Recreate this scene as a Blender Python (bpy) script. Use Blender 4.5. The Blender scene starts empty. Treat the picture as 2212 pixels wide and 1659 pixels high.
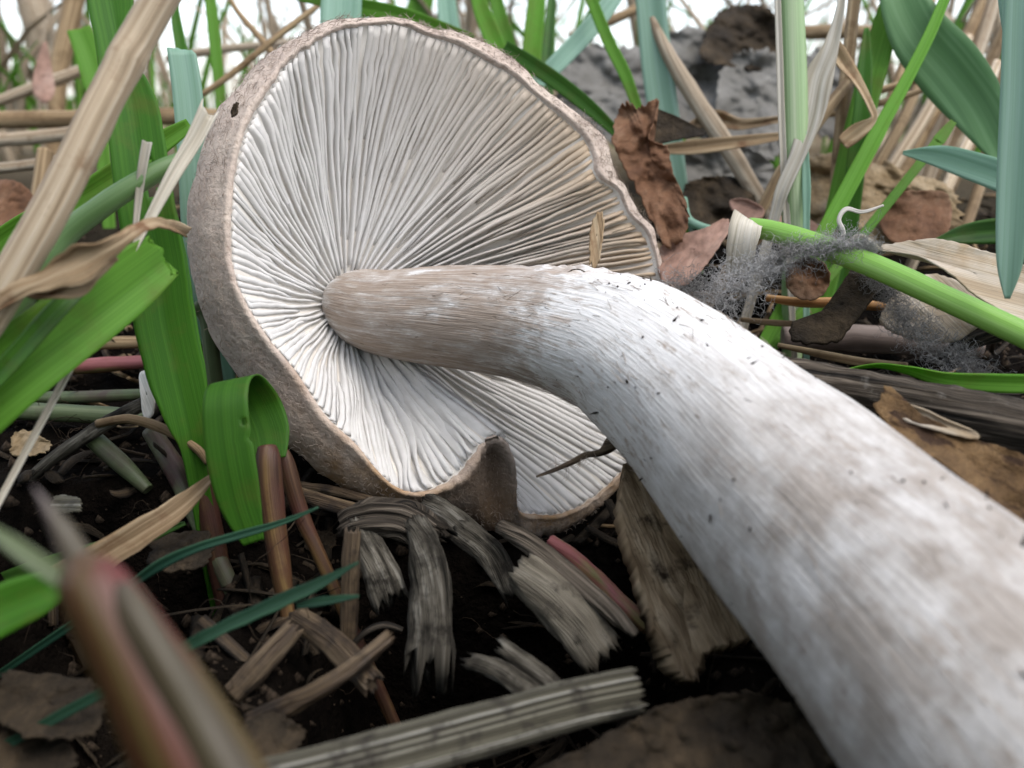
import bpy, math, random
from mathutils import Vector, noise
random.seed(7)
sc = bpy.context.scene
col = sc.collection
R = math.radians
# ------------------------------------------------------------------ camera, sky, sun, exposure
S = 0.01                      # all lengths below are centimetres
CAM = Vector((0, 0, 7.2)); PITCH = R(17); F = 1916.0; CX, CY = 1106.0, 829.5
cam = bpy.data.cameras.new('camera'); camo = bpy.data.objects.new('camera', cam); col.objects.link(camo)
camo.location = CAM * S; camo.rotation_euler = (R(90) - PITCH, 0, 0)
cam.sensor_width = 36; cam.lens = 36 * F / 2212; cam.clip_start = 0.002; cam.clip_end = 1000
cam.dof.use_dof = True; cam.dof.focus_distance = 0.138; cam.dof.aperture_fstop = cam.lens / 1.6
sc.camera = camo
SUN_EL, SUN_AZ = 62, 122       # degrees; azimuth from straight ahead towards the right
w = bpy.data.worlds.new('World'); sc.world = w; w.use_nodes = True
nt = w.node_tree; bg = nt.nodes['Background']
sky = nt.nodes.new('ShaderNodeTexSky'); sky.sky_type = 'NISHITA'; sky.sun_disc = False
sky.sun_elevation = R(SUN_EL); sky.sun_rotation = R(SUN_AZ); sky.air_density = 1.0; sky.dust_density = 1.5; sky.ozone_density = 1.0
hs = nt.nodes.new('ShaderNodeHueSaturation'); hs.inputs['Saturation'].default_value = .45   # thin cloud greys the sky evenly
nt.links.new(sky.outputs[0], hs.inputs['Color']); nt.links.new(hs.outputs[0], bg.inputs[0]); bg.inputs[1].default_value = 0.15
sun = bpy.data.lights.new('sun', 'SUN'); suno = bpy.data.objects.new('sun', sun); col.objects.link(suno)
sun.energy = .85; sun.angle = R(35); sun.color = (1, 0.96, 0.9)
suno.rotation_euler = (R(90 - SUN_EL), 0, R(180 - SUN_AZ)); suno.location = (0, 1, 3)
sc.cycles.max_bounces = 7; sc.cycles.diffuse_bounces = 3; sc.cycles.transmission_bounces = 3
vs = sc.view_settings; vs.view_transform = 'Standard'; vs.look = 'None'; vs.exposure = 1.38; vs.gamma = 1; vs.use_curve_mapping = False

# ------------------------------------------------------------------ helpers
FW = Vector((0, math.cos(PITCH), -math.sin(PITCH))); UP = Vector((0, math.sin(PITCH), math.cos(PITCH))); RT = Vector((1, 0, 0))
def P(px, py, D): return CAM + RT * ((px - CX) / F * D) + UP * (-(py - CY) / F * D) + FW * D
def sm(t): t = max(0., min(1., t)); return t * t * (3 - 2 * t)
HP = [(-1e9, .35), (9, .35), (13, .45), (15.5, 1.5), (17, 2.5), (19, 3.5), (22.5, 4.6), (31, 5.35), (80, 5.6), (1e9, 5.6)]
def T(x, y, hollow=True):
    for (a, za), (b, zb) in zip(HP, HP[1:]):
        if y <= b: z = za + (zb - za) * (y - a) / (b - a) if b - a < 1e6 else za; break
    z += 2.0 * sm((x - 3.8) / 2.6) * sm((y - 7) / 3) * (1 - sm((y - 12) / 8))
    z += 1.5 * sm((-x - 3.0) / 2.6) * sm((y - 8) / 3) * (1 - sm((y - 12) / 7))
    z -= 2.4 * math.exp(-(((x + .6) / 3.6) ** 2 + ((y - 16) / 2.2) ** 2)) * sm((y - 12.5) / 2)
    if hollow:                                   # loose litter lies over open hollows
        z -= 3.2 * sm((x + 2.9) / .8) * (1 - sm((x - 1.7) / 1.0)) * sm((y - 6.5) / 1.5) * (1 - sm((y - 12.2) / .8))
        z -= 2.0 * sm((x + 7.2) / 1.2) * (1 - sm((x + 4.6) / .8)) * sm((y - 7.0) / 1.2) * (1 - sm((y - 11.6) / .8))
    r = math.hypot(x, y)
    k = 1 if r < 60 else 60 / r
    z += k * (.22 * noise.noise(Vector((x * .7, y * .7, 0))) + .13 * noise.noise(Vector((x * 2.1, y * 2.1, 3))) + .06 * noise.noise(Vector((x * 5, y * 5, 7))))
    return max(z, -3.2)
def gD(px, py):
    D = 6.
    while D < 300:
        p = P(px, py, D)
        if p.z < T(p.x, p.y, False): return D
        D += .1 if D < 40 else 1.
    return 300.
def cr(pts, n):
    m = len(pts)
    def c(i): return pts[max(0, min(m - 1, i))]
    out = []
    for k in range(n + 1):
        t = k / n * (m - 1); i = min(int(t), m - 2); f = t - i
        p0, p1, p2, p3 = c(i - 1), c(i), c(i + 1), c(i + 2)
        out.append(tuple(.5 * (2 * b + (-a + e) * f + (2 * a - 5 * b + 4 * e - d) * f * f + (-a + 3 * b - 3 * e + d) * f ** 3) for a, b, e, d in zip(p0, p1, p2, p3)))
    return out
WLOC = {}
def empty(name, loc):
    o = bpy.data.objects.new(name, None); col.objects.link(o); o.empty_display_size = .01
    o.location = loc * S; WLOC[o.name] = loc.copy(); return o
def link(name, verts, faces, mats, uv=None, parent=None, origin=None, smooth=True, midx=None):
    org = Vector(origin) if origin is not None else Vector(verts[0])
    me = bpy.data.meshes.new(name)
    me.from_pydata([((Vector(v) - org) * S)[:] for v in verts], [], faces)
    if smooth: me.polygons.foreach_set('use_smooth', [True] * len(me.polygons))
    if uv:
        l = me.uv_layers.new(name='UVMap'); vi = [0] * len(me.loops); me.loops.foreach_get('vertex_index', vi)
        flat = []
        for i in vi: flat += uv[i][:2]
        l.data.foreach_set('uv', flat)
    if not isinstance(mats, (list, tuple)): mats = [mats]
    for m in mats: me.materials.append(m)
    if midx: me.polygons.foreach_set('material_index', midx)
    o = bpy.data.objects.new(name, me); col.objects.link(o); WLOC[o.name] = org.copy()
    if parent: o.parent = parent; o.location = (org - WLOC[parent.name]) * S
    else: o.location = org * S
    return o
def tag(o, label=None, cat=None, group=None, kind=None):
    for k, v in (('label', label), ('category', cat), ('group', group), ('kind', kind)):
        if v: o[k] = v
    return o
def solid(o, t):
    m = o.modifiers.new('thickness', 'SOLIDIFY'); m.thickness = t * S; m.offset = 0; return o

def rooted(pts3, root):
    """pts3: list of (x,y,z,w,roll); put the first point in the ground"""
    a = Vector(pts3[0][:3]); b = Vector(pts3[1][:3])
    if a.z <= T(a.x, a.y): return pts3
    d = (a - b).normalized()
    if root == 'ext' and d.z < -.15: pass
    else: d = Vector((d.x * .25, d.y * .25 + .1, -1)).normalized()
    p = a.copy(); n = 0
    while p.z > T(p.x, p.y) - .25 and n < 400: p += d * .1; n += 1
    q = (a + p) / 2; w_ = pts3[0][3]
    return [(*p, w_ * .8, pts3[0][4]), (*q, w_ * .95, pts3[0][4])] + pts3
def to3(pts):
    out = []
    for p in pts:
        D = gD(p[0], p[1]) - (p[2][1] if isinstance(p[2], tuple) else 0) if not isinstance(p[2], (int, float)) else p[2]
        out.append((*P(p[0], p[1], D), p[3] / F * D, R(p[4]) if len(p) > 4 else 0.))
    return out
def frames(C):
    n = len(C); tan = []
    for i in range(n): tan.append((C[min(n - 1, i + 1)] - C[max(0, i - 1)]).normalized())
    return tan
def blade(name, label, cat, pts, mat, V=.18, thick=.02, root='ext', group=None, rag=0., torn=0., bites=(), holes=(), n=44, nv=8, parent=None, keel=.0, wave=0., side=None):
    p3 = to3(pts)
    if root: p3 = rooted(p3, root)
    c = cr(p3, n); C = [Vector(q[:3]) for q in c]; tan = frames(C); sd = random.random() * 50
    verts, uv, faces, L = [], [], [], 0.
    for i in range(n + 1):
        if i: L += (C[i] - C[i - 1]).length
        t = i / n; hw = max(.004, c[i][3] / 2); view = (C[i] - CAM).normalized()
        sdv = tan[i].cross(view)
        sdv = sdv.normalized() if sdv.length > .05 else RT.copy()
        if side: sdv = (side - tan[i] * side.dot(tan[i])).normalized()
        nn = sdv.cross(tan[i]).normalized(); ca, sa = math.cos(c[i][4]), math.sin(c[i][4])
        sv = sdv * ca + nn * sa; nv_ = nn * ca - sdv * sa
        if not side and nv_.dot(view) > 0: nv_ = -nv_
        for j in range(nv + 1):
            v = -1 + 2 * j / nv; k = 1.
            for (tb, rt, sg, amt) in bites:
                if sg * v > 0: k *= 1 - amt * math.exp(-((t - tb) / rt) ** 2)
            if rag: k *= 1 + rag * noise.noise(Vector((L * 4 + sd, 5 * (1 if v > 0 else 0), sd)))
            q = C[i] + sv * (hw * v * k) - nv_ * (hw * V * (1 - abs(v - keel)) ) + nv_ * (wave * hw * noise.noise(Vector((L * 1.5, v * 1.5, sd))))
            if torn and i == n: q += tan[i] * (1.6 * noise.noise(Vector((v * 1.4, sd, 0))) + .5 * noise.noise(Vector((v * 6, sd, 3)))) * torn * hw
            verts.append(q); uv.append((L, v * hw + 1))
    for i in range(n):
        for j in range(nv):
            tc, vc = (i + .5) / n, -1 + 2 * (j + .5) / nv
            if any(((tc - h[0]) / h[2]) ** 2 + ((vc - h[1]) / h[3]) ** 2 < 1 for h in holes): continue
            a = i * (nv + 1) + j; faces.append((a, a + 1, a + nv + 2, a + nv + 1))
    o = solid(link(name, verts, faces, mat, uv, parent, origin=C[0]), thick)
    if label: tag(o, label, cat, group)
    return o
def tube(name, label, cat, pts, mat, root='ext', group=None, sides=14, ridges=0, ramp=0., bump=.0, flat=1., fray=0., fray0=0., n=40, parent=None, hollow=False, nodes=(), raw=None):
    p3 = raw or to3(pts)
    if root: p3 = rooted(p3, root)
    c = cr(p3, n); C = [Vector(q[:3]) for q in c]; tan = frames(C); sd = random.random() * 50
    verts, uv, faces, L = [], [], [], 0.
    ref = tan[0].cross((C[0] - CAM).normalized()); ref = ref.normalized() if ref.length > .05 else RT.copy()
    for i in range(n + 1):
        if i: L += (C[i] - C[i - 1]).length
        ref = (ref - tan[i] * ref.dot(tan[i])).normalized(); b = tan[i].cross(ref)
        r0 = max(.004, c[i][3] / 2); t = i / n
        for (tn, wd, am) in nodes: r0 *= 1 + am * math.exp(-((t - tn) / wd) ** 2)
        for j in range(sides):
            th = 2 * math.pi * j / sides; r = r0
            if ridges: r *= 1 + ramp * 2.4 * noise.noise(Vector((math.cos(th) * ridges * .45 + sd, math.sin(th) * ridges * .45, L * .5))) + ramp * noise.noise(Vector((math.cos(th) * ridges * 1.3, math.sin(th) * ridges * 1.3 + sd, L * .9)))
            if bump: r *= 1 + bump * noise.noise(Vector((math.cos(th) * 1.3 + sd, math.sin(th) * 1.3, L * 2.2))) + bump * .6 * noise.noise(Vector((math.cos(th) * 3, math.sin(th) * 3 + sd, L * 5)))
            q = C[i] + ref * (r * math.cos(th)) + b * (r * flat * math.sin(th))
            if fray and i == n: q += tan[i] * (random.uniform(-.2, 1) * fray * r0)
            if fray0 and i == 0: q -= tan[i] * (random.uniform(-.2, 1) * fray0 * r0)
            verts.append(q); uv.append((L, r0 * th))
    for i in range(n):
        for j in range(sides):
            a = i * sides + j; b2 = i * sides + (j + 1) % sides
            faces.append((a, b2, b2 + sides, a + sides))
    for end, i in ((0, 0), (1, n)):
        sgn = 1 if end else -1; base = i * sides; k = len(verts); dep = (1.2 if hollow else .15)
        for j in range(sides):
            verts.append(C[i] + (verts[base + j] - C[i]) * .72 - tan[i] * (sgn * c[i][3] * dep * .25)); uv.append((L * end, .2 + j * .01))
        verts.append(C[i] - tan[i] * (sgn * c[i][3] * dep)); uv.append((L * end, 0))
        for j in range(sides):
            j2 = (j + 1) % sides
            q = (base + j, base + j2, k + j2, k + j); tr = (k + j, k + j2, k + sides)
            faces.append(q if end else q[::-1]); faces.append(tr if end else tr[::-1])
    o = link(name, verts, faces, mat, uv, parent, origin=C[0])
    if label: tag(o, label, cat, group)
    return o
def leaf(name, label, cat, poly, mat, crump=.25, curl=.3, jag=.05, thick=.025, fr=.9, N=84, K=13, group=None, parent=None, tilt=0., vein=0.):
    """poly: (px, py, D) outline; star-shaped about its middle"""
    m = len(poly); c = [P(*p) if isinstance(p[2], (int, float)) else P(p[0], p[1], gD(p[0], p[1]) - .15) for p in poly]
    cen = sum(c, Vector()) / m; sd = random.random() * 90
    out = []
    for k in range(N):
        t = k / N * m; i = int(t); f = t - i
        p0, p1, p2, p3 = (c[(i + d) % m] for d in (-1, 0, 1, 2))
        q = .5 * (2 * p1 + (p2 - p0) * f + (2 * p0 - 5 * p1 + 4 * p2 - p3) * f * f + (3 * p1 - p0 - 3 * p2 + p3) * f ** 3)
        q = cen + (q - cen) * (1 + jag * noise.noise(Vector((k * .55, sd, 0))) + jag * .8 * noise.noise(Vector((k * 1.7, sd, 5))))
        out.append(q)
    view = (CAM - cen).normalized(); size = max((q - cen).length for q in out)
    ax = (c[0] - cen).normalized(); ay = view.cross(ax)
    verts, uv, faces = [], [], []
    for k in range(K + 1):
        f = k / K
        for q in out:
            p = cen + (q - cen) * f
            l = (p - cen)
            d = crump * (noise.noise(p * fr + Vector((sd, 0, 0))) + .45 * noise.noise(p * fr * 2.6 + Vector((0, sd, 0))) + .2 * noise.noise(p * fr * 6)) + curl * size * (f ** 3) * (.5 + .8 * noise.noise((q - cen) * .6 + Vector((0, 0, sd)))) 
            if vein: d += vein * abs(math.sin((l.dot(ax) + .6 * abs(l.dot(ay))) * 5))
            verts.append(p + view * d); uv.append((l.dot(ax) + 5, l.dot(ay) + 5))
    for k in range(K):
        for j in range(N):
            a = k * N + j; b = k * N + (j + 1) % N
            faces.append((a, b, b + N, a + N) if k else (a, b + N, a + N))
    o = solid(link(name, verts, faces, mat, uv, parent, origin=cen), thick)
    if label: tag(o, label, cat, group)
    return o
def fibres(name, paths, r, mat, parent=None, origin=None):
    verts, faces = [], []
    for path in paths:
        C = [Vector(p) for p in path]; tan = frames(C); n = len(C)
        for i, p in enumerate(C):
            u = tan[i].cross(Vector((.3, .5, .8))).normalized(); v = tan[i].cross(u); rr = r * (1 - .6 * i / n)
            for k in range(3):
                a = 2.094 * k; verts.append(p + u * (rr * math.cos(a)) + v * (rr * math.sin(a)))
        b0 = len(verts) - 3 * n
        for i in range(n - 1):
            for k in range(3):
                a = b0 + i * 3 + k; b = b0 + i * 3 + (k + 1) % 3; faces.append((a, b, b + 3, a + 3))
    return link(name, verts, faces, mat, [(v[0], v[2]) for v in verts], parent, origin)

# ------------------------------------------------------------------ materials
class NT:
    def __init__(s, name):
        s.m = bpy.data.materials.new(name); s.m.use_nodes = True; s.t = s.m.node_tree; s.t.nodes.clear()
        s.out = s.t.nodes.new('ShaderNodeOutputMaterial')
    def n(s, typ, **kw):
        x = s.t.nodes.new(typ)
        for k, v in kw.items():
            if k.startswith('i_'):
                key = k[2:]; key = int(key) if key.isdigit() else key.replace('_', ' ')
                if hasattr(v, 'bl_idname') or isinstance(v, bpy.types.NodeSocket): s.t.links.new(v, x.inputs[key])
                else: x.inputs[key].default_value = v
            else: setattr(x, k, v)
        return x
    def l(s, a, b): s.t.links.new(a, b)
    def ramp(s, fac, stops):
        x = s.n('ShaderNodeValToRGB'); e = x.color_ramp.elements
        while len(e) < len(stops): e.new(.5)
        for q, (p, c) in zip(e, stops): q.position = p; q.color = (*c, 1) if not isinstance(c, (int, float)) else (c, c, c, 1)
        s.l(fac, x.inputs[0]); return x.outputs[0]
    def mix(s, fac, a, b, mode='MIX'):
        x = s.n('ShaderNodeMix', data_type='RGBA', blend_type=mode)
        for key, v in ((0, fac), (6, a), (7, b)):
            if isinstance(v, bpy.types.NodeSocket): s.l(v, x.inputs[key])
            elif isinstance(v, (int, float)): x.inputs[key].default_value = v
            else: x.inputs[key].default_value = (*v, 1)
        return x.outputs[2]
    def noise(s, vec, scale=1., detail=4., w=None, rough=.55):
        x = s.n('ShaderNodeTexNoise', noise_dimensions='4D' if w else '3D'); x.inputs['Scale'].default_value = scale; x.inputs['Detail'].default_value = detail; x.inputs['Roughness'].default_value = rough
        s.l(vec, x.inputs['Vector'])
        if w: s.l(w, x.inputs['W'])
        return x.outputs['Fac']
    def uv(s, su=1., sv=1.):
        t = s.n('ShaderNodeUVMap'); m = s.n('ShaderNodeMapping'); m.inputs['Scale'].default_value = (su, sv, 1); s.l(t.outputs[0], m.inputs[0]); return m.outputs[0]
    def rnd(s, k=37.):
        i = s.n('ShaderNodeObjectInfo'); m = s.n('ShaderNodeMath', operation='MULTIPLY'); s.l(i.outputs['Random'], m.inputs[0]); m.inputs[1].default_value = k; return m.outputs[0]
    def bump(s, h, strength=.4, dist=.0003, nrm=None):
        b = s.n('ShaderNodeBump'); b.inputs['Strength'].default_value = strength; b.inputs['Distance'].default_value = dist; s.l(h, b.inputs['Height'])
        if nrm: s.l(nrm, b.inputs['Normal'])
        return b.outputs[0]
    def done(s, colr, rough=.7, nrm=None, trans=0., tcol=None, spec=.3, sss=0.):
        p = s.n('ShaderNodeBsdfPrincipled'); p.inputs['Roughness'].default_value = rough; p.inputs['Specular IOR Level'].default_value = spec
        s.l(colr, p.inputs['Base Color'])
        if nrm: s.l(nrm, p.inputs['Normal'])
        if sss: p.inputs['Subsurface Weight'].default_value = sss; p.inputs['Subsurface Radius'].default_value = (1, .8, .6); p.inputs['Subsurface Scale'].default_value = .0012
        sh = p.outputs[0]
        if trans:
            tr = s.n('ShaderNodeBsdfTranslucent'); s.l(tcol or colr, tr.inputs[0])
            mx = s.n('ShaderNodeMixShader'); mx.inputs[0].default_value = trans; s.l(sh, mx.inputs[1]); s.l(tr.outputs[0], mx.inputs[2]); sh = mx.outputs[0]
        s.l(sh, s.out.inputs[0]); return s.m
def streak(name, cols, su=.5, sv=16, blotch=None, bump=.4, dist=.0003, rough=.6, trans=0., spec=.3, fine=60, vary=.25, fa=.35):
    k = NT(name); w_ = k.rnd()
    a = k.noise(k.uv(su, sv), 1, 4, w_); b = k.noise(k.uv(su * 2, fine), 1, 2, w_)
    c = k.ramp(a, [(.36 + .28 * i / max(1, len(cols) - 1), q) for i, q in enumerate(cols)])
    if blotch:
        f = k.ramp(k.noise(k.uv(1, 1), blotch[0], 5, w_, .65), [(blotch[2] - .08, 0.), (blotch[2] + .08, 1.)])
        c = k.mix(f, c, blotch[1])
    c = k.mix(fa, c, k.ramp(b, [(.35, .35), (.65, 1.)]), 'MULTIPLY')
    h = k.n('ShaderNodeHueSaturation'); k.l(c, h.inputs['Color'])
    mr = k.n('ShaderNodeMapRange'); mr.inputs[3].default_value = 1 - vary; mr.inputs[4].default_value = 1 + vary; k.l(k.rnd(1.), mr.inputs[0]); k.l(mr.outputs[0], h.inputs['Value'])
    s_ = k.n('ShaderNodeMath', operation='ADD'); k.l(a, s_.inputs[0]); k.l(b, s_.inputs[1])
    return k.done(h.outputs[0], rough, k.bump(s_.outputs[0], bump, dist), trans, None, spec)
def blotchy(name, cols, scale=1.6, bump=.5, dist=.0006, rough=.8, trans=.0, pits=None, fa=.5):
    k = NT(name); w_ = k.rnd()
    a = k.noise(k.uv(), scale, 7, w_, .65); b = k.noise(k.uv(), scale * 9, 4, w_, .6)
    c = k.ramp(a, [(.28 + .44 * i / max(1, len(cols) - 1), q) for i, q in enumerate(cols)])
    c = k.mix(fa, c, k.ramp(b, [(.3, .3), (.62, 1.)]), 'MULTIPLY')
    if pits: c = k.mix(k.ramp(k.noise(k.uv(.6, 1.6), pits[0], 3, w_), [(pits[1] - .03, 0.), (pits[1] + .03, 1.)]), c, pits[2])
    s_ = k.n('ShaderNodeMath', operation='ADD'); k.l(a, s_.inputs[0]); k.l(b, s_.inputs[1])
    return k.done(c, rough, k.bump(s_.outputs[0], bump, dist), trans, None, .2)

GREEN = streak('blade_green', [(.032, .115, .007), (.042, .14, .009), (.054, .165, .012)], .1, 34, (1.3, (.075, .13, .014), .6), .3, .00012, .55, .3, .25, 70, .2, .25)
GRASS = streak('blade_bright_green', [(.11, .28, .025), (.13, .325, .032), (.16, .37, .045)], .1, 30, (1.0, (.14, .25, .03), .58), .3, .00012, .55, .42, .25, 70, .2, .25)
DARKG = streak('blade_dark_green', [(.028, .085, .012), (.045, .13, .016), (.07, .19, .02)], .15, 9, (1.4, (.06, .11, .015), .6), .4, .0003, .45, .22, .4)
TEAL = streak('blade_blue_green', [(.22, .38, .27), (.27, .44, .33), (.33, .5, .4)], .12, 12, None, .12, .0001, .5, .42, .35, 60, .15, .15)
BROAD = streak('leaf_mid_green', [(.13, .28, .11), (.16, .33, .13), (.2, .38, .17)], .12, 10, None, .12, .0001, .5, .42, .35, 60, .15, .15)
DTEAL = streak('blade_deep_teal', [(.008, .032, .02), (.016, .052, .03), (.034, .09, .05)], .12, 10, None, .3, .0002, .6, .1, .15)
STEMG = streak('stalk_green', [(.14, .3, .04), (.19, .38, .06), (.27, .46, .12)], .08, 5, None, .2, .0002, .45, 0, .4)
PALEG = streak('stalk_pale_green', [(.14, .26, .08), (.25, .36, .17), (.4, .45, .3)], .06, 3, None, .2, .0002, .5, 0, .4)
OLIVEG = streak('stalk_olive', [(.05, .07, .03), (.1, .13, .06), (.16, .19, .1)], .1, 4, (.6, (.07, .04, .035), .6), .2, .0002, .5, 0, .35)
STRAW = streak('straw_pale', [(.24, .17, .1), (.44, .34, .23), (.58, .49, .37)], .16, 11, (2.2, (.25, .16, .09), .64), .7, .0006, .55, 0, .3)
STRAWD = streak('straw_brown', [(.16, .1, .05), (.28, .19, .1), (.42, .31, .18)], .2, 9, (1.5, (.12, .07, .03), .6), .6, .0005, .65, 0, .25)
STRAWG = streak('straw_grey', [(.015, .013, .01), (.08, .072, .05), (.13, .12, .09), (.4, .385, .34)], .03, 18, (3, (.03, .025, .02), .6), 1, .001, .75, 0, .2, 40)
STUB = streak('stub_weathered', [(.016, .014, .01), (.08, .07, .054), (.14, .125, .1), (.27, .25, .21)], 1.1, 8, (2.6, (.02, .017, .013), .57), 1, .0008, .8, 0, .15, 70)
STUBS = streak('stub_smooth', [(.06, .05, .036), (.14, .12, .09), (.21, .185, .145)], .8, 5, (4., (.04, .033, .025), .62), .7, .0005, .7, 0, .2)
DRYB = streak('dry_blade_tan', [(.26, .17, .09), (.42, .3, .18), (.52, .4, .26)], .3, 12, (2, (.2, .1, .05), .6), .6, .0004, .7, .25, .2)
PAPER = streak('dry_blade_papery', [(.45, .4, .31), (.58, .53, .44), (.68, .64, .56)], .3, 14, None, .5, .0003, .7, .3, .2)
REDST = streak('stem_red_brown', [(.03, .013, .007), (.07, .035, .016), (.13, .08, .03)], .3, 8, (1, (.055, .02, .014), .55), .4, .0003, .5, 0, .3)
PINK = streak('stem_pink_green', [(.18, .2, .05), (.3, .1, .09), (.4, .14, .15)], .7, 3, None, .3, .0003, .5, 0, .3)
BARK = streak('bark_dark', [(.02, .017, .014), (.075, .06, .045), (.22, .18, .14)], .35, 16, (3, (.25, .23, .2), .68), 1, .0012, .85, 0, .15, 60)
OAK = blotchy('leaf_brown', [(.07, .03, .015), (.17, .085, .045), (.3, .19, .12)], 1.1, .6, .0008, .75, .15)
PINKL = blotchy('leaf_pinkish', [(.2, .11, .08), (.33, .2, .15), (.42, .29, .23)], 1.0, .5, .0006, .75, .15)
TANL = blotchy('leaf_tan', [(.12, .075, .035), (.28, .2, .11), (.42, .34, .23)], 1.2, .7, .001, .8, .1)
GREYL = blotchy('leaf_grey', [(.09, .083, .07), (.17, .162, .147), (.27, .262, .245)], .6, .4, .0008, .8, .05, None, .25)
DARKL = blotchy('leaf_dark', [(.008, .006, .004), (.03, .021, .012), (.09, .062, .035)], 1.2, .8, .0012, .85)
STRAWK = streak('straw_dark_shaded', [(.03, .018, .01), (.09, .06, .034), (.17, .12, .07)], .6, 9, (1.8, (.02, .013, .008), .56), .8, .0006, .6, 0, .3)  # darkened straw: the dimness of the shaded foreground is put into its colour
RUSTL = blotchy('leaf_rust_spotted', [(.04, .022, .009), (.13, .075, .032), (.23, .145, .066)], 1.6, .7, .0009, .8, .1, (3.2, .57, (.035, .018, .009)))
ROT = streak('rotten_wood', [(.17, .115, .065), (.34, .245, .15), (.48, .37, .245)], 1.2, 7, (3.0, (.035, .022, .013), .6), .8, .0006, .9, 0, .15, 30)
DRYL = streak('leaf_dry_beige', [(.33, .25, .16), (.45, .37, .27), (.53, .46, .37)], .3, 7, (.8, (.4, .28, .16), .6), .5, .0005, .75, .2, .2)
WOOL = streak('root_fluff', [(.2, .19, .18), (.34, .33, .32), (.48, .47, .46)], 1, 1, None, 0, .0001, .9, 0, .1)
ROOTW = streak('root_white', [(.5, .46, .4), (.62, .58, .52), (.7, .67, .62)], 1, 3, None, .2, .0002, .8, 0, .2)
HAIR = streak('cap_fibril', [(.28, .215, .165), (.4, .325, .265), (.52, .44, .37)], 1, 1, None, 0, .0001, .9, 0, .1)
CRUMB = streak('dirt_crumb', [(.01, .007, .005), (.025, .018, .012), (.05, .035, .024)], 3, 3, None, .3, .0003, .9, 0, .1)

k = NT('soil')
g = k.n('ShaderNodeNewGeometry'); pos = g.outputs['Position']
a = k.noise(pos, 140, 8, None, .65); b = k.noise(pos, 700, 4, None, .6)
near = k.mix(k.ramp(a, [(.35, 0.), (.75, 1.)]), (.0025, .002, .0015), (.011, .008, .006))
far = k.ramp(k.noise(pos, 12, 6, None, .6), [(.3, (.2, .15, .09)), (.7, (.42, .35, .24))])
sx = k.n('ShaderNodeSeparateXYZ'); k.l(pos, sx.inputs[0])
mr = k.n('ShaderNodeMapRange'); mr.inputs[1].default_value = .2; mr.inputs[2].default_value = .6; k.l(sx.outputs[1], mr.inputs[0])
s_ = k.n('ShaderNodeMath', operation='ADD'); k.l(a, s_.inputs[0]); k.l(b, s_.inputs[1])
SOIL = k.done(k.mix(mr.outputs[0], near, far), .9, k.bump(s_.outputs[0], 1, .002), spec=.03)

k = NT('mushroom_stem')          # U runs from the cap down in cm
w_ = k.rnd()
uvn = k.n('ShaderNodeUVMap'); sx = k.n('ShaderNodeSeparateXYZ'); k.l(uvn.outputs[0], sx.inputs[0])
dens = k.n('ShaderNodeMapRange'); k.l(sx.outputs[0], dens.inputs[0]); dens.inputs[2].default_value = 13
dr = k.ramp(dens.outputs[0], [(0, .42), (.04, .6), (.25, .64), (.33, .53), (.41, .3), (.52, .2), (.62, .26), (.78, .36), (1, .4)])
fib = k.noise(k.uv(1.7, 9), 1, 8, w_, .7); pat = k.noise(k.uv(1.1, 1.6), 1.2, 5, w_, .65); fin = k.noise(k.uv(1.6, 38), 1, 3, w_)
m1 = k.n('ShaderNodeMath', operation='ADD'); k.l(fib, m1.inputs[0]); k.l(pat, m1.inputs[1])
m2 = k.n('ShaderNodeMath', operation='ADD'); k.l(m1.outputs[0], m2.inputs[0]); k.l(dr, m2.inputs[1])
m3 = k.n('ShaderNodeMath', operation='SUBTRACT'); k.l(m2.outputs[0], m3.inputs[0]); m3.inputs[1].default_value = 1.0
base = k.ramp(fin, [(.3, (.55, .53, .51)), (.7, (.78, .77, .76))])
tan_ = k.ramp(fin, [(.3, (.2, .145, .105)), (.7, (.42, .335, .27))])
cc = k.mix(k.ramp(m3.outputs[0], [(.4, 0.), (.5, .6), (.68, .92)]), base, tan_)
spk = k.ramp(k.noise(k.uv(1.1, 2.6), 3.2, 3, w_), [(.69, 0.), (.73, .75)])
cc = k.mix(spk, cc, (.1, .07, .045))
fl = k.noise(k.uv(3.2, 16), 1, 5, w_, .7); fl2 = k.noise(k.uv(.7, 1.0), 1, 2, w_)
fa = k.n('ShaderNodeMath', operation='MULTIPLY'); k.l(k.ramp(fl, [(.52, 0.), (.62, 1.)]), fa.inputs[0]); k.l(k.ramp(fl2, [(.4, .1), (.6, .9)]), fa.inputs[1])
cc = k.mix(fa.outputs[0], cc, (.3, .24, .19))
lo = k.n('ShaderNodeMapRange'); lo.inputs[1].default_value = 6.2; lo.inputs[2].default_value = 9.5; k.l(sx.outputs[0], lo.inputs[0])
st = k.n('ShaderNodeMath', operation='MULTIPLY'); k.l(lo.outputs[0], st.inputs[0]); k.l(k.ramp(pat, [(.38, .4), (.6, .98)]), st.inputs[1])
cc = k.mix(st.outputs[0], cc, k.ramp(fib, [(.3, (.2, .165, .135)), (.7, (.39, .35, .315))]))  # lower stem dulled: its shade is put into the colour, with brown blotches
s_ = k.n('ShaderNodeMath', operation='ADD'); k.l(fin, s_.inputs[0]); k.l(fib, s_.inputs[1])
STEM = k.done(cc, .75, k.bump(s_.outputs[0], .5, .0006), spec=.2)

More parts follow.
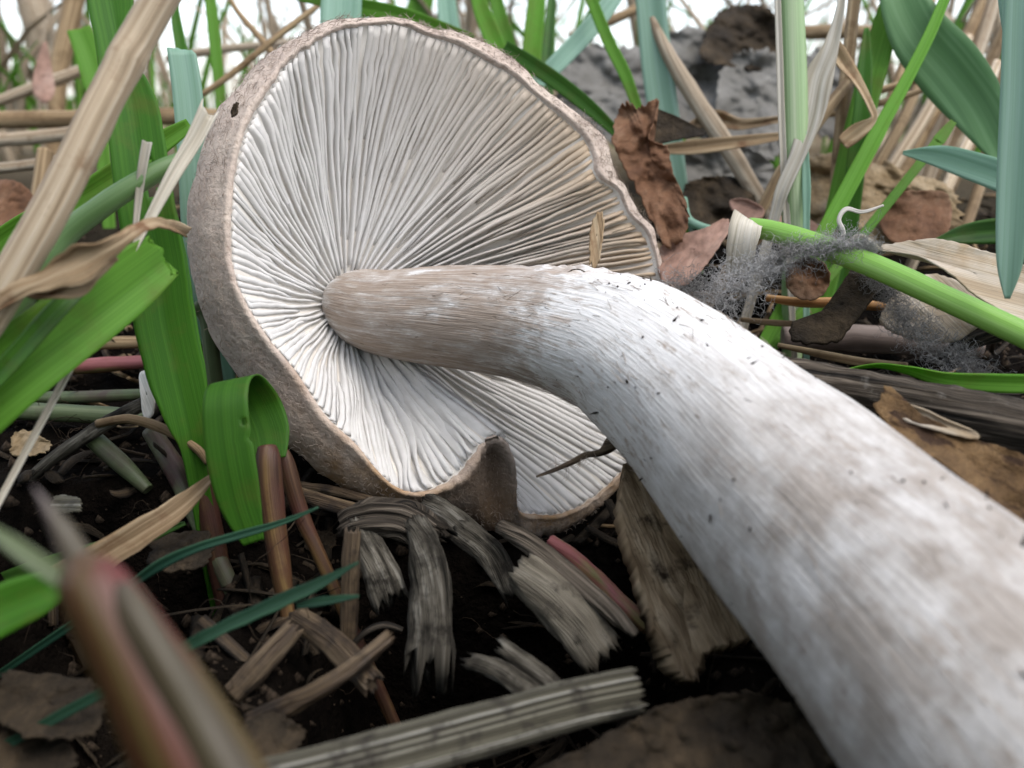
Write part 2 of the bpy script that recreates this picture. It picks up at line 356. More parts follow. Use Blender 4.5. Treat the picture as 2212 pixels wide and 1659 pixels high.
k = NT('mushroom_gill')          # U is the distance from the stem (0..1), V the place round the cap (0..1)
uvn = k.n('ShaderNodeUVMap'); sx = k.n('ShaderNodeSeparateXYZ'); k.l(uvn.outputs[0], sx.inputs[0])
fr_ = k.ramp(sx.outputs[1], [(0, .95), (.12, .9), (.2, .55), (.3, .12), (.5, 0.), (.97, .05), (1, .95)])
rr_ = k.ramp(sx.outputs[0], [(.3, .0), (.75, .6), (1, 1.)])
mm = k.n('ShaderNodeMath', operation='MULTIPLY'); k.l(fr_, mm.inputs[0]); k.l(rr_, mm.inputs[1])
nz = k.noise(k.uv(14, 160), 1, 3, k.rnd())
base = k.ramp(nz, [(.3, (.66, .64, .61)), (.7, (.75, .73, .71))])
cc = k.mix(mm.outputs[0], base, (.5, .37, .24))
GILL = k.done(cc, .7, k.bump(nz, .25, .0002), .22, spec=.25)
k = NT('mushroom_flesh'); nz = k.noise(k.uv(3, 40), 1, 3)
FLESH = k.done(k.ramp(nz, [(.3, (.62, .57, .5)), (.7, (.74, .69, .63))]), .8, None, .1)

k = NT('mushroom_cuticle')
tc = k.n('ShaderNodeTexCoord'); ob = tc.outputs['Object']
a = k.noise(ob, 130, 6, None, .65); b = k.noise(ob, 900, 4, None, .65); c3 = k.noise(ob, 45, 3, None, .5)
sz = k.n('ShaderNodeSeparateXYZ'); k.l(ob, sz.inputs[0])
zr = k.n('ShaderNodeMapRange'); zr.inputs[1].default_value = .005; zr.inputs[2].default_value = -.035; zr.inputs[3].default_value = -.18; zr.inputs[4].default_value = .22; k.l(sz.outputs[2], zr.inputs[0])
za = k.n('ShaderNodeMath', operation='ADD'); k.l(c3, za.inputs[0]); k.l(zr.outputs[0], za.inputs[1])       # browner where it lay on the wet earth
c1 = k.mix(k.ramp(za.outputs[0], [(.42, 0.), (.62, 1.)]), (.46, .37, .315), (.34, .215, .115))
c1 = k.mix(k.ramp(a, [(.42, 0.), (.68, .8)]), c1, (.56, .47, .395))
c1 = k.mix(k.ramp(b, [(.3, .5), (.5, 0.)]), c1, (.2, .14, .1))
s_ = k.n('ShaderNodeMath', operation='ADD'); k.l(a, s_.inputs[0]); k.l(b, s_.inputs[1])
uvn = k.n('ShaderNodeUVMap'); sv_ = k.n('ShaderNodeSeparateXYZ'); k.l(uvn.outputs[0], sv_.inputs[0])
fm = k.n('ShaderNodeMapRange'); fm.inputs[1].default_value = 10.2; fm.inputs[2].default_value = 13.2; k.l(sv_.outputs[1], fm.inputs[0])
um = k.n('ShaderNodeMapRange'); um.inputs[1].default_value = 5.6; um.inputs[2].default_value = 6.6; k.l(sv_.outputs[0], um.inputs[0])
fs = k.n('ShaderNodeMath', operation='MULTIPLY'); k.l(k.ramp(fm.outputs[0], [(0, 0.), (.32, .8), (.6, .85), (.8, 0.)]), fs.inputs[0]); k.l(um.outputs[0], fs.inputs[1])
c1 = k.mix(fs.outputs[0], c1, (.1, .068, .045))          # the curled flap is darker brown
CUT = k.done(c1, .9, k.bump(s_.outputs[0], .7, .0006), spec=.12)

# ------------------------------------------------------------------ ground
def axis(a, b, step, far, g=1.28):
    out = []; v = a
    while v <= b: out.append(v); v += step
    s = step; lo, hi = out[0], out[-1]
    while hi < far: s *= g; hi += s; out.append(hi)
    s = step
    while lo > -far: s *= g; lo -= s; out.insert(0, lo)
    return out
xs = axis(-13, 13, .16, 26000); ys = axis(4, 26, .16, 26000)
verts = [Vector((x, y, T(x, y))) for y in ys for x in xs]; nx = len(xs)
faces = [(j * nx + i, j * nx + i + 1, (j + 1) * nx + i + 1, (j + 1) * nx + i) for j in range(len(ys) - 1) for i in range(nx - 1)]
tag(link('ground', verts, faces, SOIL, origin=(0, 0, 0)), kind='structure')

# ------------------------------------------------------------------ the mushroom
def Dr(px, py): return 12.7 + (px - 410) / 1020 * 3.5 - (py - 600) * .0006
RIM = [  # gill-side edge I (px,py), outer silhouette O (px,py), extra depth of I, extra depth of O behind I
 (1432, 614, 1440, 612, 0, .1), (1418, 555, 1426, 550, 0, .1), (1398, 500, 1409, 492, 0, .1), (1362, 463, 1376, 452, 0, .1), (1335, 410, 1350, 402, 0, .15),
 (1292, 378, 1332, 376, 0, .2), (1278, 320, 1306, 300, 0, .2), (1245, 275, 1272, 262, 0, .15), (1195, 232, 1212, 218, 0, .15), (1150, 196, 1166, 182, 0, .15),
 (1105, 158, 1118, 140, 0, .2), (1050, 128, 1072, 104, 0, .25), (992, 96, 1010, 76, 0, .3), (918, 72, 930, 60, 0, .25), (870, 52, 872, 39, 0, .2),
 (798, 52, 795, 39, 0, .2), (728, 66, 715, 47, 0, .25), (668, 98, 640, 78, 0, .3), (622, 134, 580, 118, 0, .35), (588, 182, 528, 168, 0, .4),
 (555, 235, 480, 222, 0, .45), (525, 300, 445, 300, 0, .5), (508, 380, 418, 390, 0, .5), (502, 460, 408, 478, 0, .5), (500, 530, 414, 560, 0, .5),
 (512, 605, 434, 650, 0, .5), (545, 675, 470, 735, 0, .5), (588, 738, 522, 810, 0, .5), (640, 800, 566, 882, 0, .5), (678, 858, 604, 942, -.05, .5),
 (712, 905, 662, 994, -.1, .5), (770, 958, 738, 1050, -.2, .5), (812, 1010, 796, 1082, -.3, .5), (855, 1050, 850, 1100, -.4, .5), (905, 1062, 905, 1104, -.5, .5),
 (955, 1048, 955, 1106, -.65, .55), (995, 1020, 1000, 1122, -.8, .6), (1022, 985, 1045, 1140, -.95, .65), (1048, 956, 1078, 1150, -1.05, .75), (1075, 945, 1094, 1156, -1.1, .8),
 (1096, 958, 1104, 1158, -.9, .75), (1106, 1000, 1108, 1160, -.65, .6), (1106, 1060, 1114, 1162, -.45, .45), (1118, 1100, 1135, 1164, -.35, .3),
 (1160, 1112, 1175, 1158, -.3, .25), (1210, 1110, 1225, 1142, -.3, .2), (1258, 1092, 1272, 1112, -.3, .15), (1300, 1062, 1312, 1078, -.3, .12), (1340, 1025, 1350, 1038, -.35, .12),
 (1366, 992, 1380, 1000, -.35, .12), (1412, 920, 1424, 928, -.3, .12), (1446, 830, 1458, 836, -.2, .12), (1458, 740, 1470, 742, -.1, .12), (1448, 670, 1458, 668, 0, .12)]
m = len(RIM)
def rim(s):      # s in [0,1)
    t = (s % 1) * m; i = int(t); f = t - i
    q = [RIM[(i + d) % m] for d in (-1, 0, 1, 2)]
    return [.5 * (2 * b + (-a + e) * f + (2 * a - 5 * b + 4 * e - d) * f * f + (-a + 3 * b - 3 * e + d) * f ** 3) for a, b, e, d in zip(*q)]
def rimIO(s):
    r = rim(s); D = Dr(r[0], r[1]) + r[4]
    j = .8 * noise.noise(Vector((s * 160, 0, 0))) + .6 * noise.noise(Vector((s * 420, 3, 0)))
    return P(r[0] + 4 * j, r[1] + 4 * j, D), P(r[2] + 3 * j, r[3] + 3 * j, D + r[5])
A = P(748, 656, 15.7)
AXC = Vector((math.sin(R(28)), .06, -math.cos(R(28)))).normalized()     # cap opening direction in camera terms (right, up, forward)
AX = (RT * AXC.x + UP * AXC.y + FW * AXC.z).normalized()
def bulge(s): return 1 - 2.1 * math.exp(-(((s % 1) - .715) / .03) ** 2)
NS = 330
IO = [rimIO(i / NS) for i in range(NS)]
CC = sum((o for _, o in IO), Vector()) / NS
B = CC - AX * 3.0
mush = empty('mushroom', Vector((CC.x, CC.y, .5)))
tag(mush, 'toppled mushroom with pale gills, taupe cap and thick white stem', 'mushroom')
def gdep(s):                                     # how deep the gaps between gills are, round the cap
    s %= 1
    for (a, va), (b, vb) in zip(GD, GD[1:]):
        if s <= b: return va + (vb - va) * sm((s - a) / (b - a))
GD = [(0, 1.1), (.07, 1.05), (.125, .5), (.2, .31), (.5, .3), (.58, .42), (.66, .8), (.745, .6), (.79, .2), (.93, .25), (1, 1.25)]
def hg(r): return .07 + .34 * (max(0., 4 * r * (1 - r))) ** .7 * (1 - .35 * r)
def mid(I, r):                                   # gill-edge surface, slightly bowled
    return A.lerp(I, r) - AX * (.22 * math.sin(math.pi * min(1, r)) )
def flesh(I, r, s=0.): return mid(I, r) - AX * (hg(r) * gdep(s))
verts, faces, midx, uv = [], [], [], []
NF, NB = 9, 14
prof = 0
for i, (I, O) in enumerate(IO):
    row = []
    for q in range(NF): row.append(flesh(I, .12 + .84 * q / (NF - 1), i / NS))
    row.append(I - AX * .05)
    out = (O - CC); out = (out - AX * out.dot(AX)).normalized()
    for f in (.0, .05, .11, .2, .35, .55, .78):
        pp = I.lerp(O, f) + (AX * .35 + out * .25) * (.33 * bulge(i / NS) * (O - I).length * math.sin(math.pi * (f * .9 + .1)))
        pp += AX * (.03 * noise.noise(pp * 3.) + .02 * noise.noise(pp * 9)) + (AX * .07 + out * .03) * math.exp(-((f - .08) / .07) ** 2) * min(1, (O - I).length / .8)
        row.append(pp)
    for q in range(NB):
        t = math.pi / 2 * q / NB
        pp = CC + (O - CC) * math.cos(t) + (B - CC) * math.sin(t)
        row.append(pp + out * (.05 * noise.noise(pp * 2.2) + .025 * noise.noise(pp * 6)))
    prof = len(row)
    verts += row; uv += [(q * .5, i * .05) for q in range(prof)]
for i in range(NS):
    for q in range(prof - 1):
        a = i * prof + q; b = ((i + 1) % NS) * prof + q
        faces.append((a, b, b + 1, a + 1)); midx.append(0 if q < NF else 1)
verts.append(B + Vector((0, 0, 0))); uv.append((0, 0))
for i in range(NS): faces.append((i * prof + prof - 1, ((i + 1) % NS) * prof + prof - 1, len(verts) - 1)); midx.append(1)
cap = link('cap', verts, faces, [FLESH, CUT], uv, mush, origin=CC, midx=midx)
# gills
NG = 216; rg = random.Random(3)
arc = [0.]
for i in range(NS):
    a = mid(IO[i][0], .62); b = mid(IO[(i + 1) % NS][0], .62); arc.append(arc[-1] + (b - a).length)
gs = []; j = 0
for gidx in range(NG):
    tgt = (gidx + rg.uniform(-.26, .26)) / NG * arc[-1] % arc[-1]; i = 0
    while arc[i + 1] < tgt: i += 1
    gs.append((i + (tgt - arc[i]) / max(1e-6, arc[i + 1] - arc[i])) / NS)
for gi, s in enumerate(gs):
    kind = gi % 4
    r0 = (.13, .5, .27, .62)[kind] + rg.uniform(-.03, .03)
    if kind and rg.random() < .12: r0 = .14
    I, O = rimIO(s); I2, _ = rimIO(s + .004)
    n = 22; vv, uu, ff = [], [], []; sd = rg.uniform(0, 90); ph = rg.uniform(-.04, .04); tk = rg.uniform(.72, 1.2)
    for a in range(n + 1):
        r = r0 + (.995 - r0) * a / n
        E = mid(I, r); Fp = flesh(I, r, s)
        lat = (I2 - I); rad = (I - A).normalized(); lat = AX.cross(rad).normalized()
        spc = arc[-1] / NG * (r / .62)
        th = rg.uniform(.97, 1.03) * tk * min(.14, (.52 if s < .085 or s > .97 else .84) * spc + .012) * (.75 if kind else 1)
        up = sm((r - r0) / .12 + .1) if kind else sm((r - .1) / .05)
        hgt = (.97 + .1 * noise.noise(Vector((r * 9, sd, 1))) + .05 * noise.noise(Vector((r * 40, sd, 3)))) * up * (.86 if kind == 3 else .94 if kind else 1)
        hgt *= .25 + .75 * sm((1 - r) / .05)
        wav = spc * ((1.3 + 1.6 * math.exp(-((s - .65) / .05) ** 2)) * noise.noise(Vector((r * 2.6 + s * 22, s * 30, 2))) + .9 * max(0., r - .82) / .18 * noise.noise(Vector((r * 26, s * 60, 4))) * (1 if .17 < s < .34 else .2) + .45 * noise.noise(Vector((r * 5, sd, 5))) + .16 * noise.noise(Vector((r * 17, sd, 8)))) + ph * spc
        lean = -lat.dot((CAM - E).normalized()) * (E - Fp).length * (1.0 if .13 < s < .95 else .25) * sm((1 - r) / .12)
        for (hf, tf, side) in ((-.05, 1, -1), (.6, .95, -1), (1, .8, -1), (1, .8, 1), (.6, .95, 1), (-.05, 1, 1)):
            p = Fp.lerp(E, hf * hgt if hf > 0 else hf) + lat * (lean * max(0, hf) + wav * (.25 + .75 * max(0, hf)) + side * th * tf * .5)
            vv.append(p); uu.append((r, s))
    for a in range(n):
        for b in range(5): q = a * 6 + b; ff.append((q, q + 1, q + 7, q + 6))
    ff.append((0, 1, 2, 3, 4, 5)[::-1]); q = n * 6; ff.append((q, q + 1, q + 2, q + 3, q + 4, q + 5))
    link('gill', vv, ff, GILL, uu, cap, origin=vv[0])
# fuzz on the cap edge
paths = []
for _ in range(3600):
    s = rg.uniform(.0, 1.); I, O = rimIO(s); f = rg.uniform(0.05, 1.0)
    bandw = (O - I).length
    if bandw < .3 and rg.random() < .6: continue
    out = (O - CC); out = (out - AX * out.dot(AX)).normalized()
    p = I.lerp(O, f) + (AX * .35 + out * .25) * (.33 * bulge(s) * bandw * math.sin(math.pi * (f * .9 + .1)))
    p += (AX * .5 + out * .6).normalized() * .04 * rg.random()
    I3, O3 = rimIO(s + .01); tg = (O3 - O).normalized() * rg.choice((-1, 1))
    d = (AX * rg.uniform(.1, .5) + out * rg.uniform(-.1, .7) + tg * rg.uniform(.2, 1.2) + Vector((0, 0, -.15))).normalized(); L = rg.uniform(.04, .15) * (.6 if .5 < s < .95 else 1)
    paths.append([p, p + d * L * .5, p + (d + Vector((rg.uniform(-.4, .4), rg.uniform(-.4, .4), rg.uniform(-.5, .2)))).normalized() * L])
fz = fibres('fibrils', paths, .0042, HAIR, cap, CC); tag(fz, kind='stuff')

# stem
SP = [(748, 656, 15.75, 120), (778, 662, 15.45, 165), (850, 676, 15.0, 192), (1000, 686, 14.4, 226), (1150, 704, 13.8, 248), (1262, 728, 13.3, 282), (1368, 768, 12.8, 330), (1500, 872, 12.0, 384), (1655, 1030, 10.9, 464),
      (1832, 1206, 9.8, 540), (2012, 1386, 8.8, 634), (2240, 1630, 7.8, 730), (2500, 1930, 6.9, 800), (2700, 2150, 6.4, 560)]
c = cr([(*P(a, b, d), w_ / F * d) for a, b, d, w_ in SP], 170); C = [Vector(q[:3]) for q in c]; tan = frames(C)
verts, uv, faces = [], [], []; L = 0.; NSD = 72
ref = UP.copy()
for i in range(171):
    if i: L += (C[i] - C[i - 1]).length
    ref = (ref - tan[i] * ref.dot(tan[i])).normalized(); b = tan[i].cross(ref); r0 = c[i][3] / 2
    for j in range(NSD):
        th = 2 * math.pi * j / NSD
        r = r0 * (1 + .045 * noise.noise(Vector((math.cos(th) * 1.3, math.sin(th) * 1.3, L * .45))) + .014 * noise.noise(Vector((math.cos(th) * 3, math.sin(th) * 3, L * 1.3))) + .012 * noise.noise(Vector((math.cos(th) * 7, math.sin(th) * 7, L * .7))))
        top = max(0., math.cos(th - .15)) ** 6 * math.exp(-((L - 4.6) / .75) ** 2)           # scaly torn patch on the upper side
        r += top * (.05 + .09 * noise.noise(Vector((th * 9, L * 6, 1))))
        verts.append(C[i] + ref * (r * math.cos(th)) + b * (r * math.sin(th))); uv.append((L, th * 1.1))
for i in range(170):
    for j in range(NSD):
        a = i * NSD + j; e = i * NSD + (j + 1) % NSD; faces.append((a, e, e + NSD, a + NSD))
faces.append(tuple(range(170 * NSD, 171 * NSD)))
stem = link('stem', verts, faces, STEM, uv, mush, origin=C[0])
def stem_pt(px, py, lift=0.):
    """point on the visible stem surface under a pixel"""
    d = (P(px, py, 1) - CAM).normalized(); best = None; D = 5.
    while D < 20:
        p = CAM + d * D
        i = min(range(0, 171, 2), key=lambda q: (C[q] - p).length)
        if (p - C[i]).length < c[i][3] / 2 + lift: return p
        D += .04
    return CAM + d * 14
vv, ff = [], []
for _ in range(150):                              # dirt stuck on the stem
    i = rg.randrange(60, 150); th = rg.uniform(-1.4, 2.4); ii = i
    rf = (UP - tan[i] * UP.dot(tan[i])).normalized(); b = tan[i].cross(rf)
    p = C[i] + (rf * math.cos(th) + b * math.sin(th)) * (c[i][3] / 2 * 1.005)
    if i < 85 and rg.random() < .6: i = rg.randrange(62, 82); th = rg.uniform(-.7, .6); rf = (UP - tan[i] * UP.dot(tan[i])).normalized(); b = tan[i].cross(rf); p = C[i] + (rf * math.cos(th) + b * math.sin(th)) * (c[i][3] / 2 * 1.02)
    u = Vector((rg.uniform(-1, 1), rg.uniform(-1, 1), rg.uniform(-1, 1))).normalized(); v = u.cross(Vector((.2, .7, .4))).normalized(); nn = u.cross(v)
    s0 = rg.uniform(.006, .022); k0 = len(vv); el = rg.choice((1, 1, 2.5, 5))
    vv += [p + u * s0 * el, p - u * s0 * el, p + v * s0, p - v * s0, p + nn * s0, p - nn * s0]
    ff += [(k0 + a, k0 + b_, k0 + c_) for a, b_, c_ in ((0, 2, 4), (2, 1, 4), (1, 3, 4), (3, 0, 4), (2, 0, 5), (1, 2, 5), (3, 1, 5), (0, 3, 5))]
fp = []
for _ in range(700):
    i = rg.choice((rg.randrange(50, 95), rg.randrange(30, 150))); th = rg.uniform(-1.5, 3.4); rf = (UP - tan[i] * UP.dot(tan[i])).normalized(); b = tan[i].cross(rf); nn = rf * math.cos(th) + b * math.sin(th)
    p = C[i] + nn * (c[i][3] / 2 * 1.0); d = (tan[i] * rg.choice((-1, 1)) + (rf * -math.sin(th) + b * math.cos(th)) * rg.gauss(0, .35) + nn * rg.uniform(-.05, .2)).normalized(); L_ = rg.uniform(.06, .28)
    fp.append([p, p + d * L_ * .5 + nn * .008, p + d * L_ + nn * rg.uniform(-.02, .03)])
ff_ = fibres('fibrils', fp, .0045, HAIR, stem, C[0]); tag(ff_, kind='stuff')
dz = link('dirt_specks', vv, ff, CRUMB, [(0, 0)] * len(vv), stem, origin=C[90]); tag(dz, kind='stuff')


# ------------------------------------------------------------------ grass and straw on the near side of the cap (broad blades, stalks)
tube('straw_stalk', 'thick pale dry straw stalk leaning across the broad green blade', 'straw', [(-60, 735, 10, 84), (18, 610, 10, 82), (120, 430, 10.1, 80), (215, 238, 10.3, 78), (290, 95, 10.5, 76), (352, -15, 10.6, 74), (420, -130, 10.7, 70)], STRAW, ridges=7, ramp=.025, bump=.05, n=60, sides=20, nodes=((.72, .02, .08),))
blade('grass_leaf', 'broad deep green blade with insect-eaten edge behind the leaning straw', 'grass blade', [(420, 990, 12.9, 46), (408, 920, 12.8, 82), (385, 820, 12.7, 118), (358, 700, 12.6, 128), (338, 560, 12.5, 124), (312, 420, 12.4, 118), (288, 250, 12.4, 112), (262, 110, 12.4, 100), (240, 0, 12.4, 96), (215, -130, 12.4, 80)], GREEN, V=.2, bites=((.83, .05, -1, .75), (.97, .03, -1, .2)), holes=((.655, -.35, .022, .22),), n=90, nv=14, rag=.03)
blade('grass_leaf', 'wide bright green grass blade with a torn off end', 'grass blade', [(-330, 1180, 10.2, 190), (-190, 985, 10.1, 180), (-60, 868, 10.1, 172), (60, 772, 10.3, 158), (180, 682, 10.7, 148), (280, 606, 11.1, 132), (362, 545, 11.5, 96)], GRASS, V=.3, torn=.5, n=60, nv=14, keel=-.25)
blade('grass_leaf', 'narrow dark folded blade running along the wide torn blade', 'grass blade', [(-330, 1130, 10, 40), (-120, 920, 9.95, 40), (-10, 815, 10, 42), (120, 672, 10.2, 40), (200, 590, 10.5, 34), (262, 528, 10.7, 10)], DARKG, V=.5, n=40)
blade('grass_leaf', 'light green blade passing behind the wide torn blade', 'grass blade', [(-300, 960, 11.3, 90), (-120, 800, 11.3, 84), (-10, 730, 11.3, 70), (90, 652, 11.4, 60), (185, 585, 11.6, 30)], GRASS, V=.3, n=40)
blade('dry_grass_leaf', 'twisted brown dry blade lying over the green stalk', 'dry blade', [(-160, 770, 9.8, 36), (0, 650, 9.8, 30, 20), (80, 610, 9.8, 52, 40), (160, 575, 9.8, 78, 10), (235, 535, 9.9, 46, -30), (300, 494, 10.2, 26, 10), (345, 480, 10.8, 26, 40), (408, 502, 11.8, 22, 0)], DRYB, V=.3, rag=.35, n=60, wave=.5)
blade('dry_grass_leaf', 'curled tan shred of dry blade beside the brown twisted one', 'dry blade', [(60, 632, 10, 20, 30), (120, 628, 9.9, 44, 10), (180, 600, 9.95, 46, -30), (250, 552, 10.1, 22, 10)], DRYB, V=.5, rag=.5, root=None, n=30, wave=.9)
tube('grass_stalk', 'round pale green stalk crossing the broad deep green blade', 'grass stalk', [(-60, 800, 11.2, 46), (40, 660, 11.2, 48), (100, 566, 11.3, 50), (150, 500, 11.4, 50), (240, 432, 11.5, 48), (340, 370, 11.7, 42), (402, 340, 11.9, 30)], PALEG, bump=.04, n=40, fray=.6)
blade('dry_grass_leaf', 'short pale dry sliver standing against the deep green blade', 'dry blade', [(292, 500, 11.4, 10), (300, 420, 11.5, 15), (308, 360, 11.5, 18), (318, 305, 11.6, 20)], PAPER, V=.5, n=20, root=None)
blade('grass_leaf', 'thin bluish white blade splitting at its upper tip', 'grass blade', [(285, 545, 11.2, 14), (325, 470, 11.3, 20), (370, 385, 11.4, 28), (420, 300, 11.6, 34), (452, 235, 11.7, 40)], PAPER, V=.6, torn=1.2, n=30)
blade('grass_leaf', 'blue-green blade with cropped top standing behind the cap edge', 'grass blade', [(470, 760, 16, 50), (440, 640, 15.6, 66), (425, 500, 15.4, 62), (415, 330, 15.3, 60), (405, 200, 15.3, 62), (392, 110, 15.3, 58)], TEAL, V=.15, torn=.5, n=40)
blade('grass_leaf', 'light green blade slanting behind the deep green blade towards the cap', 'grass blade', [(-80, 590, 14.2, 40), (30, 500, 14.2, 46), (200, 410, 14.3, 52), (330, 320, 14.5, 48), (410, 268, 14.7, 26)], GRASS, V=.3, n=36)
blade('grass_leaf', 'bent green blade folded over beside the cap with a small hole', 'grass blade', [(584, 992, 12.5, 66), (577, 935, 12.6, 96), (556, 880, 12.6, 104), (532, 838, 12.4, 96), (512, 820, 12.15, 92), (494, 830, 11.85, 94), (487, 868, 11.65, 96), (490, 930, 11.6, 100), (502, 1010, 11.6, 102), (520, 1090, 11.65, 88), (548, 1172, 11.7, 46)], GREEN, V=.02, holes=((.68, .78, .009, .13),), bites=((.73, .01, 1, .15),), n=90, nv=12, root=None, side=(RT * .95 + UP * .2 + FW * .1).normalized())
tube('grass_stalk', 'reddish brown stalk under the bent green blade', 'grass stalk', [(618, 1310, 12.3, 34), (606, 1230, 12.3, 46), (588, 1100, 12.35, 54), (580, 1000, 12.4, 54), (576, 965, 12.45, 40)], REDST, n=30, bump=.05)
tube('grass_stalk', 'dark red stalk leaning behind the bent blade', 'grass stalk', [(690, 1200, 12.9, 30), (650, 1110, 12.9, 36), (618, 1000, 12.85, 36), (606, 966, 12.85, 20)], REDST, n=24, bump=.05)
tube('grass_stalk', 'olive stalk with a pale joint beside the fuzzy cap edge', 'grass stalk', [(470, 860, 14.5, 32), (458, 770, 14.3, 34), (448, 690, 14.2, 34), (430, 655, 14.2, 44)], OLIVEG, n=24, nodes=((.93, .04, .25),))
leaf('petal', 'white withered petal resting against the deep green blade base', 'petal', [(302, 812, 13.6), (322, 800, 13.5), (334, 850, 13.4), (330, 895, 13.3), (312, 908, 13.3), (304, 860, 13.4)], ROOTW, crump=.05, curl=.15, N=40, K=6)
straws = [
 ('grey-green straw lying flat under the wide torn blade', [(60, 858, 15.6, 26), (180, 858, 15.5, 28), (330, 850, 15.4, 24)], OLIVEG),
 ('thick dull green straw lying on the dark litter behind the petal', [(-60, 880, 14.8, 38), (90, 890, 14.7, 40), (320, 900, 14.6, 34)], OLIVEG),
 ('pinkish red stem lying behind the deep green blade', [(100, 800, 16.2, 30), (220, 788, 16.2, 34), (360, 778, 16.2, 24)], PINK),
 ('brown straw lying in the shade under the wide torn blade', [(150, 745, 16.6, 26), (250, 740, 16.6, 28), (340, 738, 16.6, 24)], STRAWD)]
for lb, pts, mt in straws: tube('straw', lb, 'straw', pts, mt, root=None, n=20, bump=.08)
tube('dry_stalk', 'bent dry stalk rising from the dark litter towards the petal', 'dry stalk', [(70, 1030, 13.2, 24), (130, 980, 13.2, 28), (220, 920, 13.3, 32), (310, 872, 13.5, 30)], STUB, n=24, bump=.15)
tube('dry_stalk', 'arching brown dry stalk ending at the deep green blade base', 'dry stalk', [(210, 915, 13.2, 18), (280, 905, 13.1, 22), (350, 925, 13.0, 22), (420, 965, 12.9, 20), (450, 1000, 12.9, 14)], STRAWD, n=24, bump=.15, root=None)
tube('grass_shoot', 'short dull green shoot lying in the dark hollow', 'grass shoot', [(320, 1058, 13.2, 26), (260, 1000, 13.3, 40), (190, 938, 13.5, 40)], OLIVEG, n=20, root=None)
tube('grass_shoot', 'green shoot with a purple base beside the deep green blade', 'grass shoot', [(400, 1062, 13.4, 42), (370, 1000, 13.5, 46), (325, 930, 13.7, 38)], OLIVEG, n=20)
tube('grass_shoot', 'purple sheathed shoot at the foot of the deep green blade', 'grass shoot', [(440, 1060, 13.2, 50), (430, 1010, 13.2, 56), (422, 950, 13.1, 40)], REDST, n=20)
blade('dry_grass_leaf', 'tan and yellow dry blade pointing up to the bent green blade', 'dry blade', [(160, 1235, 11.2, 70), (230, 1195, 11.3, 66), (320, 1140, 11.5, 58), (400, 1085, 11.8, 44), (465, 1022, 12.1, 8)], DRYB, V=.25, n=30, rag=.15)
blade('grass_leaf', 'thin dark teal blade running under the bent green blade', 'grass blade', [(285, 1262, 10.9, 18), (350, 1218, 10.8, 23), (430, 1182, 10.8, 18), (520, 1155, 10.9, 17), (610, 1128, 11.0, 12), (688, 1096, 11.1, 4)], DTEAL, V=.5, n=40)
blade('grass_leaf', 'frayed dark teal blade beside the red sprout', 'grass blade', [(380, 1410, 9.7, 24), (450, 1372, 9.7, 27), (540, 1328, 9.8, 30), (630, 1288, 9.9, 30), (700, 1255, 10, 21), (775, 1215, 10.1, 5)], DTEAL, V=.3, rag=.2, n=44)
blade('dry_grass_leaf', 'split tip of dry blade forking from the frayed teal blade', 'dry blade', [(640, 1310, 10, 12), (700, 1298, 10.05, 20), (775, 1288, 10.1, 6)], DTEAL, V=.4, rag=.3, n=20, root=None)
blade('grass_leaf', 'short broad green blade reaching in behind the red sprout', 'grass blade', [(-260, 1440, 8.6, 120), (-120, 1378, 8.7, 116), (0, 1318, 8.9, 108), (70, 1288, 9, 96), (130, 1262, 9.1, 60)], GREEN, V=.2, n=40)
blade('grass_leaf', 'olive green blade crossing behind the tan dry blade', 'grass blade', [(110, 1225, 11.9, 50), (220, 1190, 11.9, 44), (330, 1155, 12, 26), (400, 1130, 12.1, 8)], DARKG, V=.2, n=26)

# the red sprout, close to the lens
SPROUT = streak('sprout_sheath', [(.035, .006, .007), (.11, .016, .016), (.07, .042, .013), (.1, .08, .025)], .04, 1.5, None, .3, .0004, .45, 0, .4, 12, 0)
SPROUT2 = streak('sprout_outer_leaf', [(.04, .032, .012), (.07, .054, .032), (.12, .092, .105)], .04, 1.8, None, .3, .0004, .45, 0, .4, 12, 0)
sp = empty('grass_sprout', Vector((P(520, 1760, 6.1).x, P(520, 1760, 6.1).y, .4)))
tag(sp, 'red and olive sheathed grass sprout, blurred, with pointed tip', 'sprout')
def sheath(name, pts, mat, root=True, **kw): return tube(name, None, None, pts, mat, root='ext' if root else None, parent=sp, **kw)
sheath('sheath', [(560, 1930, 5.20, 288), (470, 1740, 5.20, 248), (375, 1560, 5.25, 219), (300, 1430, 5.30, 187), (235, 1320, 5.35, 161), (190, 1250, 5.40, 131), (165, 1205, 5.42, 52)], SPROUT, ridges=5, ramp=.05, n=50, sides=28)
sheath('outer_leaf', [(632, 1930, 5.05, 143), (522, 1740, 5.05, 128), (424, 1560, 5.10, 105), (350, 1430, 5.12, 84), (286, 1320, 5.20, 70), (262, 1262, 5.25, 34)], SPROUT2, ridges=3, ramp=.06, n=50, sides=24)
sheath('inner_shoot', [(230, 1330, 5.40, 68), (180, 1235, 5.45, 66), (142, 1160, 5.50, 52), (108, 1105, 5.50, 30), (72, 1050, 5.50, 3)], SPROUT2, root=False, n=30, sides=18)
blade('side_leaf', None, None, [(150, 1262, 5.40, 36), (80, 1215, 5.40, 39), (20, 1172, 5.40, 32), (-40, 1130, 5.40, 12)], OLIVEG, root=None, parent=sp, V=.4, n=20)

